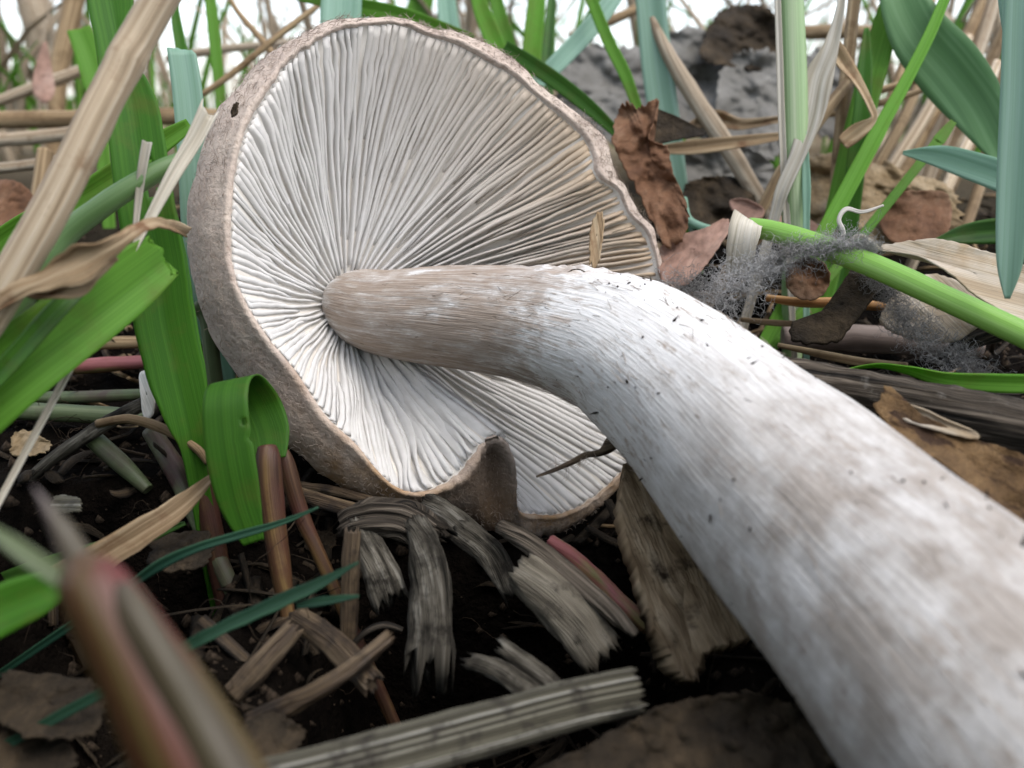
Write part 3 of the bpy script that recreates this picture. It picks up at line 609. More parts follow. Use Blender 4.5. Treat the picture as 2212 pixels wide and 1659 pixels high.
# ------------------------------------------------------------------ dead stubs, sticks and wood in front of the cap
stubs = [
 ('dead_stub', 'straight grey dead stub with frayed lower end under the cap fold', [(900, 1132, 12.5, 50), (918, 1180, 12.2, 70), (930, 1250, 11.95, 88), (930, 1340, 11.7, 100), (926, 1410, 11.5, 104)], STUB, 9, .035, .9),
 ('twig', 'rough dark arched twig joining the frayed stub under the cap', [(745, 1135, 13.0, 50), (775, 1124, 12.9, 62), (830, 1118, 12.8, 66), (885, 1130, 12.7, 70), (935, 1152, 12.6, 50)], BARK, 5, .3, .6),
 ('dead_stub', 'short broken grey stub beside the straight frayed stub', [(778, 1130, 12.8, 52), (796, 1180, 12.5, 66), (822, 1240, 12.3, 76), (838, 1284, 12.2, 78)], STUB, 7, .04, .5),
 ('dead_stub', 'brown upright dead stem beside the short broken stub', [(752, 1390, 11.9, 36), (755, 1300, 11.9, 38), (758, 1220, 11.9, 38), (760, 1150, 11.95, 34)], STRAWK, 4, .04, .4),
 ('dead_stub', 'pale hollow straw end broken off below the cap lobe', [(1128, 1232, 12.0, 84), (1190, 1290, 11.7, 104), (1245, 1350, 11.5, 108), (1290, 1405, 11.4, 104)], STUBS, 3, .03, .35),
 ('twig', 'dark split twig running down from under the cap lobe', [(1080, 1138, 12.6, 30), (1150, 1180, 12.2, 44), (1230, 1245, 11.8, 46), (1320, 1320, 11.4, 40), (1372, 1370, 11.2, 20)], BARK, 5, .1, .3),
 ('grass_shoot', 'pink and yellow-green shoot lying beside the rotten wood', [(1190, 1168, 12.9, 26), (1250, 1212, 12.6, 34), (1320, 1280, 12.3, 36), (1400, 1355, 12.0, 34)], PINK, 0, 0, .2),
 ('dead_stub', 'small grey stick poking from the shade above the striped straw', [(1190, 1530, 10.2, 46), (1140, 1490, 10.4, 48), (1080, 1448, 10.6, 44), (1020, 1430, 10.8, 36)], STUB, 7, .05, .7),
 ('dead_stub', 'second small stick crossing the grey one above the striped straw', [(1220, 1500, 10.5, 38), (1160, 1450, 10.7, 40), (1090, 1400, 10.9, 36)], STUB, 7, .05, .7),
 ('straw', 'pale grey straw wedged beneath the cap fold', [(920, 1086, 13.6, 44), (965, 1114, 13.3, 52), (1030, 1160, 13.0, 48)], STUB, 7, .04, .4),
 ('straw', 'tan split straw lying under the brown cap edge', [(640, 1062, 13.9, 24), (700, 1084, 13.6, 34), (800, 1112, 13.2, 34)], STRAWK, 5, .06, .5),
 ('straw', 'thin tan straw just above the split one under the cap edge', [(650, 1048, 14.1, 16), (720, 1060, 13.9, 20), (800, 1080, 13.6, 18)], STRAWK, 5, .06, .5),
 ('dead_stub', 'broken brown stick end hanging in the dark below the cap lobe', [(1000, 1150, 12.9, 60), (1060, 1200, 12.7, 62), (1105, 1275, 12.4, 52)], STUB, 7, .06, .7),
 ('twig', 'rough brown twig lying between the red sprout and the dark hollow', [(540, 1560, 10.3, 40), (620, 1525, 10.3, 44), (700, 1482, 10.3, 36), (775, 1430, 10.5, 36), (835, 1378, 10.8, 30)], STRAWK, 5, .12, .4),
 ('twig', 'thin arched twig in the dark hollow', [(755, 1400, 11.7, 12), (790, 1365, 11.6, 14), (830, 1350, 11.6, 14), (870, 1360, 11.6, 10)], BARK, 0, 0, 0),
 ('straw', 'flat brown straw lying in the dark under the frayed teal blade', [(500, 1500, 10.7, 44), (560, 1440, 10.9, 52), (630, 1360, 11.2, 44)], STRAWK, 5, .05, .4),
 ('straw', 'dim brown straw crossing the dark hollow behind the twig', [(640, 1330, 11.5, 50), (720, 1390, 11.1, 60), (800, 1470, 10.6, 56)], STRAWK, 5, .05, .4)]
for nm, lb, pts, mt, rd, am, fr in stubs:
    tube(nm, lb, {'dead_stub': 'stub', 'twig': 'twig', 'straw': 'straw', 'grass_shoot': 'grass shoot'}[nm], pts, mt, root=None, ridges=rd, ramp=am, bump=.14, fray=fr * 2.2, fray0=fr, n=34, sides=36, hollow=nm == 'dead_stub', flat=.6 if nm in ('dead_stub', 'straw') else 1.)
tube('striped_straw', 'large flattened grey straw with dark and pale stripes', 'straw', [(440, 1730, 8.5, 120), (620, 1690, 8.7, 118), (820, 1638, 9, 114), (1050, 1574, 9.4, 108), (1240, 1522, 9.7, 104), (1372, 1490, 9.9, 96)], STRAWG, root=None, ridges=13, ramp=.025, bump=.04, flat=.55, fray=.35, n=50, sides=60, hollow=True)
# rotten wood slab behind the stem
def slab(name, label, cat, poly, mat, depth, **kw):
    o = leaf(name, label, cat, poly, mat, thick=depth, **kw); return o
slab('rotten_wood', 'tan rotten piece of wood with pits and splintered end', 'wood', [(1357, 1000, 12.9), (1430, 1010, 12.7), (1520, 1130, 12.3), (1600, 1260, 11.8), (1640, 1345, 11.6), (1600, 1390, 11.4), (1530, 1412, 11.3), (1505, 1470, 11.2), (1460, 1462, 11.2), (1415, 1390, 11.3), (1385, 1300, 11.6), (1352, 1190, 12.0), (1335, 1100, 12.4)], ROT, .35, crump=.03, curl=0., jag=.07, N=170, K=40, fr=1.2)
slab('leaf_fragment', 'dark brown decayed leaf piece under the lower stem', 'leaf', [(1150, 1690, 8.9), (1290, 1600, 9.2), (1420, 1530, 9.5), (1560, 1500, 9.7), (1680, 1510, 9.8), (1760, 1560, 9.6), (1800, 1640, 9.2), (1700, 1720, 8.8), (1400, 1740, 8.6)], DARKL, .06, crump=.35, curl=.1, jag=.07, N=130, K=26, fr=1.3)
for i, (px, py, s0, lb) in enumerate([(60, 960, 46, 'silvery dry leaf scrap in the dark litter beside the bent dry stalk'), (140, 1090, 40, 'pale pointed leaf scrap behind the red sprout tip'), (610, 1280, 34, 'cream bark flake at the foot of the reddish brown stalk'), (690, 1168, 36, 'grey leaf crumb beside the short broken stub'), (590, 1590, 80, 'grey weathered leaf edge beside the red sprout base'), (110, 1520, 130, 'olive brown leaf scrap lying below the red sprout'), (60, 1640, 110, 'mottled grey brown leaf scrap under the olive one'), (390, 1190, 80, 'dark crust of earth behind the thin dark teal blade')]):
    D = gD(px, py) - .25
    leaf('leaf_scrap', lb, 'leaf', [(px + s0 * math.cos(a) * random.uniform(.7, 1.2), py - s0 * .6 * math.sin(a) * random.uniform(.7, 1.2), D + .004 * s0 * math.sin(a)) for a in [k * .785 for k in range(8)]], (TANL, STRAWG, STRAWK, DARKL, DARKL, DARKL, DARKL, DARKL)[i], crump=.18, curl=.25, jag=.16, N=60, K=10, fr=1.6)

# ------------------------------------------------------------------ right side: log, leaves, green stalk, fluff
tube('fallen_log', 'dark weathered twig log lying right behind the white stem', 'log', [(1640, 790, 12.6, 50), (1760, 815, 12.4, 66), (1900, 850, 12.1, 84), (2060, 890, 11.7, 100), (2250, 935, 11.3, 116), (2450, 985, 10.9, 120)], BARK, root=None, ridges=11, ramp=.05, bump=.16, n=70, sides=48)
leaf('dry_leaf', 'rust brown spotted leaf with curled pale rim against the stem', 'leaf', [(1895, 885, 11.3), (1920, 835, 11.4), (1945, 880, 11.3), (2010, 905, 11.1), (2110, 950, 10.9), (2215, 985, 10.7), (2330, 1060, 10.4), (2300, 1200, 10), (2160, 1110, 10.2), (2050, 1010, 10.5), (1950, 950, 10.9)], RUSTL, crump=.22, curl=.12, jag=.05, N=120, K=20, fr=1.1)
leaf('dry_leaf', 'small beige curled leaf margin on the dark log', 'leaf', [(1930, 870, 11.5), (1985, 880, 11.35), (2040, 905, 11.2), (2110, 935, 11.0), (2100, 948, 10.95), (2010, 925, 11.1), (1950, 905, 11.3)], DRYL, crump=.08, curl=.2, N=60, K=8)
blade('grass_leaf', 'flat bright green blade with bluish twisted tip lying on the log', 'grass blade', [(2480, 850, 11.6, 40, 10), (2300, 832, 11.8, 40, 10), (2150, 828, 12.0, 42, 15), (2040, 820, 12.2, 34, 25), (1960, 800, 12.4, 34, 60), (1890, 790, 12.6, 30, 75), (1815, 802, 12.8, 8, 80)], GRASS, V=.25, root=None, n=50)
tube('grass_stalk', 'round bright green stalk lying slanted over the grey root fluff', 'grass stalk', [(1618, 490, 15.25, 40), (1680, 502, 14.95, 46), (1780, 534, 14.4, 50), (1900, 580, 13.8, 52), (2040, 644, 13.2, 54), (2215, 725, 12.6, 56), (2420, 825, 11.9, 58)], STEMG, root=None, n=50, sides=20, bump=.03)
tube('tendril', 'thin curved teal tendril behind the pinkish leaf', 'tendril', [(1478, 430, 18, 14), (1486, 470, 17.6, 16), (1515, 490, 17.2, 18), (1560, 498, 16.8, 14)], TEAL, root=None, n=20)
blade('dry_grass_leaf', 'bleached white strip of dry blade bent over the green stalk end', 'dry blade', [(1594, 600, 15.2, 50), (1598, 560, 14.9, 58), (1605, 515, 14.75, 66), (1612, 482, 14.8, 70), (1618, 470, 15.1, 70)], PAPER, V=.1, n=26, root=None, rag=.06)
leaf('dry_leaf', 'pinkish brown leaf lying between the cap edge and the white strip', 'leaf', [(1425, 540, 16.6), (1470, 508, 16.6), (1520, 495, 16.5), (1565, 472, 16.6), (1578, 492, 16.3), (1545, 545, 16), (1500, 600, 15.7), (1455, 622, 15.6), (1428, 600, 16)], PINKL, crump=.22, curl=.1, N=80, K=14)
leaf('dry_leaf', 'crumpled brown oak-like leaf standing up beside the cap edge', 'leaf', [(1332, 250, 17.9), (1352, 222, 17.8), (1385, 232, 17.7), (1422, 214, 17.9), (1412, 262, 17.6), (1402, 300, 17.4), (1440, 318, 17.5), (1452, 370, 17.3), (1482, 440, 17), (1478, 500, 16.8), (1440, 530, 16.7), (1410, 480, 16.9), (1370, 400, 17.2), (1330, 320, 17.6)], OAK, crump=.45, curl=.2, jag=.1, N=130, K=22, fr=1.3, vein=.05)
leaf('dry_leaf', 'dark brown leaf flap folded behind the crumpled oak-like leaf', 'leaf', [(1400, 236, 18.3), (1450, 246, 18.3), (1500, 272, 18.3), (1524, 290, 18.2), (1470, 300, 18.1), (1410, 306, 18)], DARKL, crump=.15, curl=.1, N=60, K=10)
blade('dry_grass_leaf', 'olive dry leaf strip lying level behind the oak-like leaf', 'dry blade', [(1436, 322, 19.4, 20), (1500, 318, 19.4, 30), (1600, 306, 19.5, 26), (1700, 292, 19.7, 14)], DRYB, V=.3, n=24, root=None)
blade('dry_grass_leaf', 'wavy tan dry strip above the olive one', 'dry blade', [(1470, 285, 20.4, 10), (1540, 255, 20.5, 34), (1600, 268, 20.6, 24), (1700, 255, 20.8, 12)], DRYB, V=.3, n=24, root=None, wave=.5)
leaf('dry_leaf', 'large beige dry leaf arching over the litter near the green stalk', 'leaf', [(1895, 538, 14.6), (1960, 522, 14.6), (2030, 518, 14.5), (2120, 540, 14.3), (2220, 575, 14), (2320, 640, 13.6), (2280, 720, 13), (2200, 690, 13.2), (2110, 640, 13.5), (2050, 590, 13.9), (1980, 552, 14.3)], DRYL, crump=.16, curl=.12, N=110, K=18, fr=.7)
leaf('dry_leaf', 'pale shaded leaf underside below the arching beige leaf', 'leaf', [(1960, 610, 15.2), (2040, 596, 15.1), (2120, 640, 14.7), (2130, 690, 14.4), (2050, 740, 14.4), (1960, 730, 14.7), (1900, 690, 15)], DRYL, crump=.2, curl=.1, N=70, K=12)
leaf('bark_strip', 'dark brown strip of bark leaning below the green stalk', 'bark', [(1838, 585, 14.7), (1880, 566, 14.6), (1915, 590, 14.5), (1880, 650, 14.4), (1840, 700, 14.3), (1800, 740, 14.2), (1720, 735, 14.3), (1710, 700, 14.5), (1770, 680, 14.6)], DARKL, crump=.12, curl=.15, N=80, K=12, thick=.06)
leaf('seed_husk', 'round curled dark brown husk caught in the grey root fluff', 'husk', [(1790 - 45 + 48 * math.cos(a), 602 - 46 * math.sin(a), 15.1) for a in [k * .698 for k in range(9)]], OAK, crump=.2, curl=.9, N=60, K=12, fr=2)
tube('straw', 'orange brown straw lying under the green stalk', 'straw', [(1655, 642, 15.6, 16), (1730, 652, 15.4, 22), (1830, 654, 15.3, 24), (1945, 668, 15.1, 16)], streak('straw_orange', [(.3, .13, .04), (.42, .22, .08), (.5, .33, .15)], .2, 9), root=None, n=24, ridges=3, ramp=.1)
tube('twig', 'smooth grey brown twig lying level behind the bark strip', 'twig', [(1690, 730, 16.4, 50), (1800, 730, 16.3, 58), (1910, 735, 16.2, 60), (2030, 742, 16.1, 56), (2120, 748, 16, 50)], streak('twig_smooth', [(.12, .085, .07), (.2, .15, .125), (.28, .22, .19)], .6, 3, None, .3, .0003, .6), root=None, n=30, bump=.06, nodes=((.35, .02, .12),))
tube('straw', 'thin bent tan straw lying along the smooth twig', 'straw', [(1680, 745, 15.3, 10), (1760, 762, 15.2, 16), (1860, 782, 15, 20), (1960, 788, 14.9, 10)], STRAWD, root=None, n=24)
tube('straw', 'thin pale straw between the root fluff and the bark strip', 'straw', [(1600, 690, 15.6, 10), (1680, 698, 15.5, 14), (1760, 700, 15.4, 10)], STRAWD, root=None, n=16)
tube('twig', 'knobbly dark twig at the end of the grey fluff', 'twig', [(2040, 780, 14.3, 30), (2090, 740, 14.3, 36), (2150, 720, 14.2, 42), (2230, 700, 14, 36)], BARK, root=None, n=30, bump=.4)
def wander(p, n, step, spread, pull=None):
    d = Vector((random.gauss(0, 1), random.gauss(0, 1), random.gauss(0, 1))).normalized(); out = [p]
    for _ in range(n):
        d = (d + Vector((random.gauss(0, 1), random.gauss(0, 1), random.gauss(0, 1))) * spread).normalized(); p = p + d * step; out.append(p)
    return out
def fluff(label, spine, count, sd):
    random.seed(sd); c = cr([(*P(a, b, D), w_ / F * D) for a, b, D, w_ in spine], 60); paths = []
    for _ in range(count):
        q = random.choice(c); r = q[3] / 2
        p = Vector(q[:3]) + Vector((random.gauss(0, .5), random.gauss(0, .5), random.gauss(0, .5))) * r
        paths.append(wander(p, random.randint(8, 16), random.uniform(.025, .05), .8))
    o = fibres('root_fluff', paths, .0042, WOOL, origin=P(*spine[0][:3])); tag(o, label, 'root fluff')
fluff('grey woolly root fluff heaped against the torn stem top', [(1450, 625, 13.9, 60), (1540, 640, 14.2, 110), (1600, 610, 14.5, 110), (1660, 570, 14.6, 70), (1740, 545, 14.3, 50), (1830, 530, 14.0, 50), (1880, 545, 14, 30)], 2100, 5)
fluff('grey hairy root fluff trailing down below the green stalk', [(1880, 590, 14.4, 40), (1930, 640, 14.3, 50), (1960, 700, 14.2, 66), (2020, 750, 14.1, 80), (2090, 790, 13.9, 70), (2110, 830, 13.8, 40)], 1300, 6)
tube('root', 'kinked thin white root sticking up from the grey fluff', 'root', [(1800, 530, 14.2, 9), (1822, 505, 14.2, 10), (1812, 475, 14.2, 9), (1828, 452, 14.2, 9), (1862, 458, 14.2, 8), (1908, 444, 14.2, 6)], ROOTW, root=None, n=40, bump=.5)
tube('dry_stalk', 'thin bent cream stalk joining the fluff to the beige leaf', 'dry stalk', [(1790, 560, 14.5, 10), (1840, 516, 14.6, 10), (1866, 512, 14.6, 10), (1898, 540, 14.5, 12)], PAPER, root=None, n=24)
leaf('dry_leaf', 'tan crumpled leaf heap behind the root fluff', 'leaf', [(1745, 440, 19.6), (1742, 360, 20.2), (1790, 332, 20.4), (1850, 345, 20.3), (1900, 338, 20.3), (1950, 372, 20), (2040, 395, 19.6), (2070, 440, 19.2), (2060, 500, 18.6), (1960, 530, 18.2), (1840, 525, 18.4), (1760, 500, 18.9)], TANL, crump=.6, curl=.12, jag=.08, N=140, K=26, fr=.9)
leaf('dry_leaf', 'rust coloured curled leaf resting in front of the tan heap', 'leaf', [(1895, 470, 18.5), (1925, 420, 18.6), (1990, 412, 18.5), (2045, 418, 18.4), (2055, 470, 18), (2030, 520, 17.7), (1940, 530, 17.8)], OAK, crump=.3, curl=.2, N=80, K=14)
leaf('dry_leaf', 'small reddish curled leaf beside the bleached strip', 'leaf', [(1575, 435, 18.6), (1610, 430, 18.5), (1650, 452, 18.2), (1640, 472, 18), (1600, 470, 18.1)], PINKL, crump=.15, curl=.5, N=44, K=8)
leaf('dry_leaf', 'dull mauve leaf lying under the big green stem', 'leaf', [(1630, 485, 18.2), (1680, 468, 18.4), (1740, 470, 18.3), (1770, 500, 17.9), (1720, 520, 17.6), (1650, 510, 17.8)], PINKL, crump=.15, curl=.1, N=50, K=8)

# ------------------------------------------------------------------ background right
gl = [('large grey crumpled leaf behind the teal blade', [(1205, 190), (1230, 110), (1320, 100), (1420, 120), (1440, 250), (1400, 330), (1300, 300), (1220, 260)], 25, GREYL),
      ('pale grey crumpled leaf beside the big green stem', [(1560, 150), (1620, 110), (1700, 130), (1720, 240), (1690, 330), (1600, 340), (1550, 270)], 23, GREYL),
      ('mottled grey leaf between the tan stalk and the pale grey leaf', [(1430, 100), (1500, 60), (1580, 110), (1570, 240), (1520, 300), (1450, 230)], 24, GREYL),
      ('dark brown curled leaf on top of the grey leaves', [(1515, 120), (1540, 40), (1590, 12), (1660, 18), (1690, 70), (1700, 130), (1640, 150), (1570, 140)], 24.5, DARKL),
      ('shadowed grey leaf low behind the oak-like leaf', [(1440, 330), (1540, 320), (1640, 330), (1690, 400), (1640, 460), (1500, 450), (1450, 400)], 21.5, GREYL),
      ('grey leaf behind the dry papery strip', [(1740, 130), (1800, 110), (1850, 160), (1860, 260), (1800, 300), (1740, 260)], 26, GREYL),
      ('dark shaded leaf in the hollow behind the oak-like leaf', [(1480, 400), (1560, 380), (1640, 400), (1660, 470), (1560, 490), (1490, 470)], 19.5, DARKL)]
for lb, pl, D, mt in gl:
    ym = max(p[1] for p in pl)
    leaf('dry_leaf', lb, 'leaf', [(x, y, D + (ym - y) * .006) for x, y in pl], mt, crump=.6, curl=.25, jag=.1, N=130, K=26, fr=.75)
tube('grass_stalk', 'big upright green stem with whitish sheath beside the papery strip', 'grass stalk', [(1715, 490, 16.8, 50), (1716, 420, 16.7, 54), (1716, 300, 16.7, 60), (1712, 150, 16.7, 60), (1706, 0, 16.7, 58), (1700, -160, 16.7, 54)], PALEG, n=40, sides=20)
blade('dry_grass_leaf', 'tan sheath strip clinging to the big upright green stem', 'dry blade', [(1700, 480, 16.6, 14), (1690, 300, 16.5, 14), (1684, 120, 16.5, 14), (1678, -60, 16.5, 12)], PAPER, V=.4, n=20)
blade('dry_grass_leaf', 'long papery white dry strip hanging beside the big green stem', 'dry blade', [(1670, 480, 16.5, 22), (1690, 410, 16.4, 30), (1725, 330, 16.4, 34), (1752, 250, 16.5, 52), (1768, 170, 16.6, 62), (1795, 100, 16.7, 34), (1815, 20, 16.8, 18), (1822, -60, 16.9, 14)], PAPER, V=.3, n=50, wave=.3)
blade('dry_grass_leaf', 'curled brown dry blade hooked over a green shoot', 'dry blade', [(1800, 92, 17, 26), (1822, 130, 17, 34, 20), (1850, 170, 17, 24, 40), (1882, 230, 17, 16, 20), (1886, 258, 17, 14), (1850, 285, 17.1, 40, -20), (1820, 310, 17.2, 30)], DRYB, V=.4, n=40, root=None, wave=.4)
rb = [('green blade rising behind the papery strip', [(1842, 335, 18.5, 60), (1868, 220, 18.6, 56), (1900, 100, 18.7, 56), (1926, 0, 18.8, 44), (1945, -80, 18.9, 30)], GRASS),
      ('second green blade rising close beside the papery strip', [(1850, 345, 18.2, 40), (1862, 240, 18.2, 36), (1868, 140, 18.3, 30), (1872, 60, 18.4, 10)], GREEN),
      ('thin bright green blade slanting up through the straw clump', [(1870, 335, 17.5, 34), (1910, 260, 17.6, 30), (1960, 170, 17.7, 26), (2015, 60, 17.8, 24), (2050, -30, 17.9, 20)], GRASS),
      ('broad mid green leaf blade arching down through the straw clump', [(1930, -120, 18.4, 70, 20), (1945, -20, 18.3, 90, 20), (1985, 70, 18.2, 118, 10), (2050, 150, 18.0, 130, 0), (2110, 230, 17.8, 110, 0), (2150, 310, 17.6, 60, 0), (2165, 350, 17.5, 20)], BROAD),
      ('pale blue-green blade lying level above the tan leaf heap', [(2330, 430, 15.8, 60), (2210, 396, 16, 66), (2110, 362, 16.2, 60), (2030, 338, 16.5, 46), (1950, 330, 16.8, 8)], TEAL),
      ('tall blue-green blade hanging down with a cut tip at the beige leaf', [(2215, -160, 12.6, 60), (2206, 0, 12.5, 66), (2200, 200, 12.4, 70), (2190, 400, 12.3, 66), (2182, 560, 12.2, 52), (2176, 645, 12.2, 10)], TEAL),
      ('second blue-green blade overlapping the tall cut one', [(2290, 420, 12.9, 50), (2235, 200, 12.9, 60), (2200, 60, 12.9, 60), (2178, -60, 12.9, 50)], TEAL),
      ('short green blade stub below the level blue-green blade', [(1990, 350, 17.4, 20), (2030, 300, 17.5, 26), (2060, 262, 17.6, 14)], GRASS),
      ('dark green blade lying low behind the beige leaf', [(2300, 500, 16.6, 50), (2180, 498, 16.8, 56), (2090, 505, 17, 44), (2020, 520, 17.1, 8)], DARKG),
      ('thin green blade beside the foot of the big green stem', [(1742, 480, 16.4, 14), (1742, 400, 16.4, 18), (1738, 300, 16.5, 12), (1734, 220, 16.6, 4)], TEAL),
      ('broad teal blade standing in front of the grey leaves', [(1480, 480, 20.6, 30), (1462, 400, 20.6, 46), (1440, 280, 20.7, 62), (1420, 150, 20.8, 66), (1405, 0, 20.9, 64), (1392, -120, 21, 56)], TEAL),
      ('slender yellow-green blade leaning over the grey leaf', [(1378, 235, 20, 22), (1350, 160, 20, 26), (1315, 90, 20.1, 26), (1278, 0, 20.2, 24), (1250, -80, 20.3, 16)], GRASS),
      ('pale teal blade leaning across the top of the cap edge', [(1150, 190, 20.5, 30), (1200, 140, 20.5, 38), (1250, 88, 20.6, 40), (1300, 30, 20.7, 40), (1350, -40, 20.8, 30)], TEAL),
      ('green shoot lying behind the cap edge towards the oak-like leaf', [(1335, 290, 19, 20), (1280, 238, 19, 30), (1215, 185, 19.1, 34), (1150, 140, 19.2, 34), (1090, 100, 19.3, 26)], GREEN),
      ('upright green blade just above the cap edge', [(1150, 180, 23, 36), (1150, 100, 23, 42), (1158, 20, 23, 40), (1165, -80, 23, 30)], GRASS),
      ('narrow dark green blade next to the upright green one', [(1180, 200, 23.5, 30), (1184, 110, 23.5, 30), (1190, 30, 23.5, 22), (1196, -60, 23.5, 14)], DARKG),
      ('leaning bright blade above the crest of the cap', [(1090, 150, 22, 36), (1068, 90, 22, 40), (1040, 20, 22, 36), (1020, -60, 22, 24)], GRASS),
      ('second leaning bright blade above the crest of the cap', [(1110, 130, 24, 30), (1090, 70, 24, 32), (1072, 0, 24, 28), (1060, -60, 24, 20)], GRASS),
      ('broad teal blade standing behind the highest point of the cap', [(740, 140, 19, 70), (735, 60, 19, 84), (738, 0, 19, 86), (742, -100, 19, 70)], TEAL),
      ('bright blade lying level behind the highest point of the cap', [(1020, 90, 20, 30), (930, 55, 20, 34), (850, 30, 20, 36), (760, 12, 20, 34), (640, -10, 20.2, 20)], GRASS),
      ('slim teal blade between the cap crest and the bright blades', [(985, 110, 26, 40), (968, 40, 26, 44), (960, -60, 26, 34)], TEAL),
      ('pale green blade fading in the light behind the cap crest', [(880, 80, 30, 50), (905, 20, 30, 54), (925, -60, 30, 40)], GRASS),
      ('bright yellow-green blade standing left of the cap crest', [(490, 300, 22, 16), (478, 220, 22, 22), (466, 110, 22, 24), (452, -20, 22, 22), (445, -80, 22, 14)], GRASS),
      ('light green blade glowing behind the leaning straw', [(170, 60, 22, 50), (195, 120, 22, 60), (210, 180, 22, 56), (215, 240, 22, 30)][::-1], GRASS),
      ('dark green thin blade beside the leaning straw top', [(402, 200, 20, 18), (392, 110, 20, 24), (380, 40, 20, 20), (372, -30, 20, 10)], GREEN)]
for lb, pts, mt in rb: blade('grass_leaf', lb, 'grass blade', pts, mt, n=34, V=.22, root=None if ('lying' in lb or 'arching' in lb or 'hanging' in lb) else 'ext')
rs = [('tan dry stalk leaning across the grey leaves', [(1640, 430, 20, 36), (1580, 330, 20.2, 40), (1500, 210, 20.5, 38), (1440, 110, 20.8, 30), (1408, 40, 21, 16)], STRAW),
      ('brown straw standing behind the papery strip', [(1815, 340, 19, 34), (1822, 240, 19, 32), (1835, 100, 19, 28), (1850, -40, 19, 26)], STRAWD),
      ('brown straw leaning into the foot of the papery strip', [(1640, 460, 18.3, 24), (1690, 370, 18.4, 28), (1760, 270, 18.6, 30), (1830, 180, 18.9, 24)], STRAWD),
      ('grey brown stalk rising through the broad arching leaf', [(1880, 330, 20, 24), (1925, 220, 20.2, 26), (1970, 100, 20.4, 24), (2010, 0, 20.6, 22), (2040, -70, 20.8, 20)], STRAWD),
      ('thin dark straw lying level through the clump', [(1760, 225, 19.4, 14), (1880, 200, 19.4, 16), (2000, 170, 19.5, 14), (2080, 165, 19.6, 12)], STRAWD),
      ('thin dark straw just below the level one in the clump', [(1780, 250, 19.7, 12), (1880, 228, 19.7, 15), (1990, 195, 19.8, 12), (2060, 150, 19.9, 8)], STRAWD)]
for lb, pts, mt in rs: tube('straw', lb, 'straw', pts, mt, n=30, bump=.08, root=None if 'level' in lb else 'ext')
for i, (x0, y0, x1, y1, w_) in enumerate([(1900, 350, 1990, 170, 24), (1935, 350, 2040, 170, 28), (1960, 345, 2110, 40, 34), (2000, 345, 2150, -20, 34), (2040, 330, 2190, 20, 28), (2080, 330, 2130, 200, 26), (2110, 420, 2130, 330, 24), (2060, 240, 2160, -40, 30), (2120, 260, 2240, -30, 24), (1985, 300, 2050, 190, 20)]):
    D = 20.5 + (i % 5) * .9
    lb = ['brown straw beside the second green blade, outermost of the tan clump', 'pale straw leaning next to the outermost brown one of the clump', 'thick brown straw rising behind the middle of the broad arching leaf', 'thick pale straw crossing behind the broad arching leaf', 'brown straw rising from below the broad arching leaf tip', 'pale straw partly hidden under the broad arching leaf', 'short brown straw under the level blue-green blade', 'pale straw high in the clump above the broad arching leaf', 'brown straw passing behind the tall cut blade', 'thin pale straw low in the clump between two brown ones'][i]
    tube('straw', lb, 'straw', [(x0, y0, D, w_), ((x0 + x1) / 2 + 5, (y0 + y1) / 2, D + .3, w_), (x1, y1, D + .6, w_ * .9), (x1 * 2 - x0 * 1. - (x1 - x0) * .5, y1 + (y1 - y0) * .5, D + 1, w_ * .7)], STRAW if i % 2 else STRAWD, group='straws of the tan clump', n=24, bump=.06)
bs = [('thick dry stalk lying level behind the leaning straw', [(-120, 262, 24, 36), (60, 258, 24, 36), (220, 256, 24, 36), (420, 250, 24, 34), (560, 260, 24.5, 30)], STRAWD),
      ('dry stalk lying level just below the thick one', [(-120, 305, 22.5, 28), (40, 300, 22.5, 30), (200, 284, 22.5, 28), (330, 280, 22.6, 24)], STRAW),
      ('pale straw lying level near the upright stub', [(-100, 372, 20.5, 24), (20, 362, 20.5, 24), (140, 345, 20.6, 22)], STRAW),
      ('short upright brown stub behind the leaning straw', [(82, 440, 19.5, 34), (92, 380, 19.6, 36), (98, 325, 19.7, 34)], STRAWD),
      ('broad tan stalk standing blurred against the light', [(112, 250, 38, 56), (100, 130, 38, 60), (75, 20, 38, 66), (60, -80, 38, 70)], STRAW),
      ('grey brown stalk standing blurred beside the broad tan one', [(120, 262, 30, 34), (128, 150, 30, 40), (150, 50, 30, 42), (172, -60, 30, 40)], STRAWD),
      ('slanting straw crossing the two blurred standing stalks', [(-60, 240, 27, 20), (60, 195, 27, 24), (180, 150, 27.2, 24), (300, 90, 27.5, 18)], STRAW),
      ('thin straw leaning from the cap edge up to the left light', [(420, 215, 21, 12), (500, 160, 21, 14), (600, 78, 21.2, 14), (690, 10, 21.4, 12)], STRAWD),
      ('thin straw crossing the leaning one behind the cap crest', [(600, 130, 23, 14), (560, 80, 23, 14), (510, 20, 23, 12), (480, -40, 23, 10)], STRAWD),
      ('level thin straw behind the cropped blue-green blade', [(360, 128, 26, 16), (470, 108, 26, 18), (620, 92, 26.2, 14), (700, 88, 26.4, 10)], STRAW),
      ('brown straw lying level behind the cap crest light', [(1230, 80, 28, 18), (1330, 40, 28, 22), (1440, -10, 28.4, 16)], STRAWD),
      ('level brown straw at the foot of the right hand light', [(1720, 72, 30, 30), (1800, 68, 30, 32), (1900, 70, 30.5, 30)], STRAWD)]
for lb, pts, mt in bs: tube('straw', lb, 'straw', pts, mt, n=24, bump=.07, root='ext' if 'standing' in lb or 'upright' in lb else None)
leaf('dry_leaf', 'pointed rusty leaf standing behind the blurred stalks', 'leaf', [(75, 150, 26), (96, 90, 26.3), (112, 150, 26), (118, 200, 25.8), (95, 222, 25.6), (72, 195, 25.8)], PINKL, crump=.2, curl=.1, N=40, K=8)
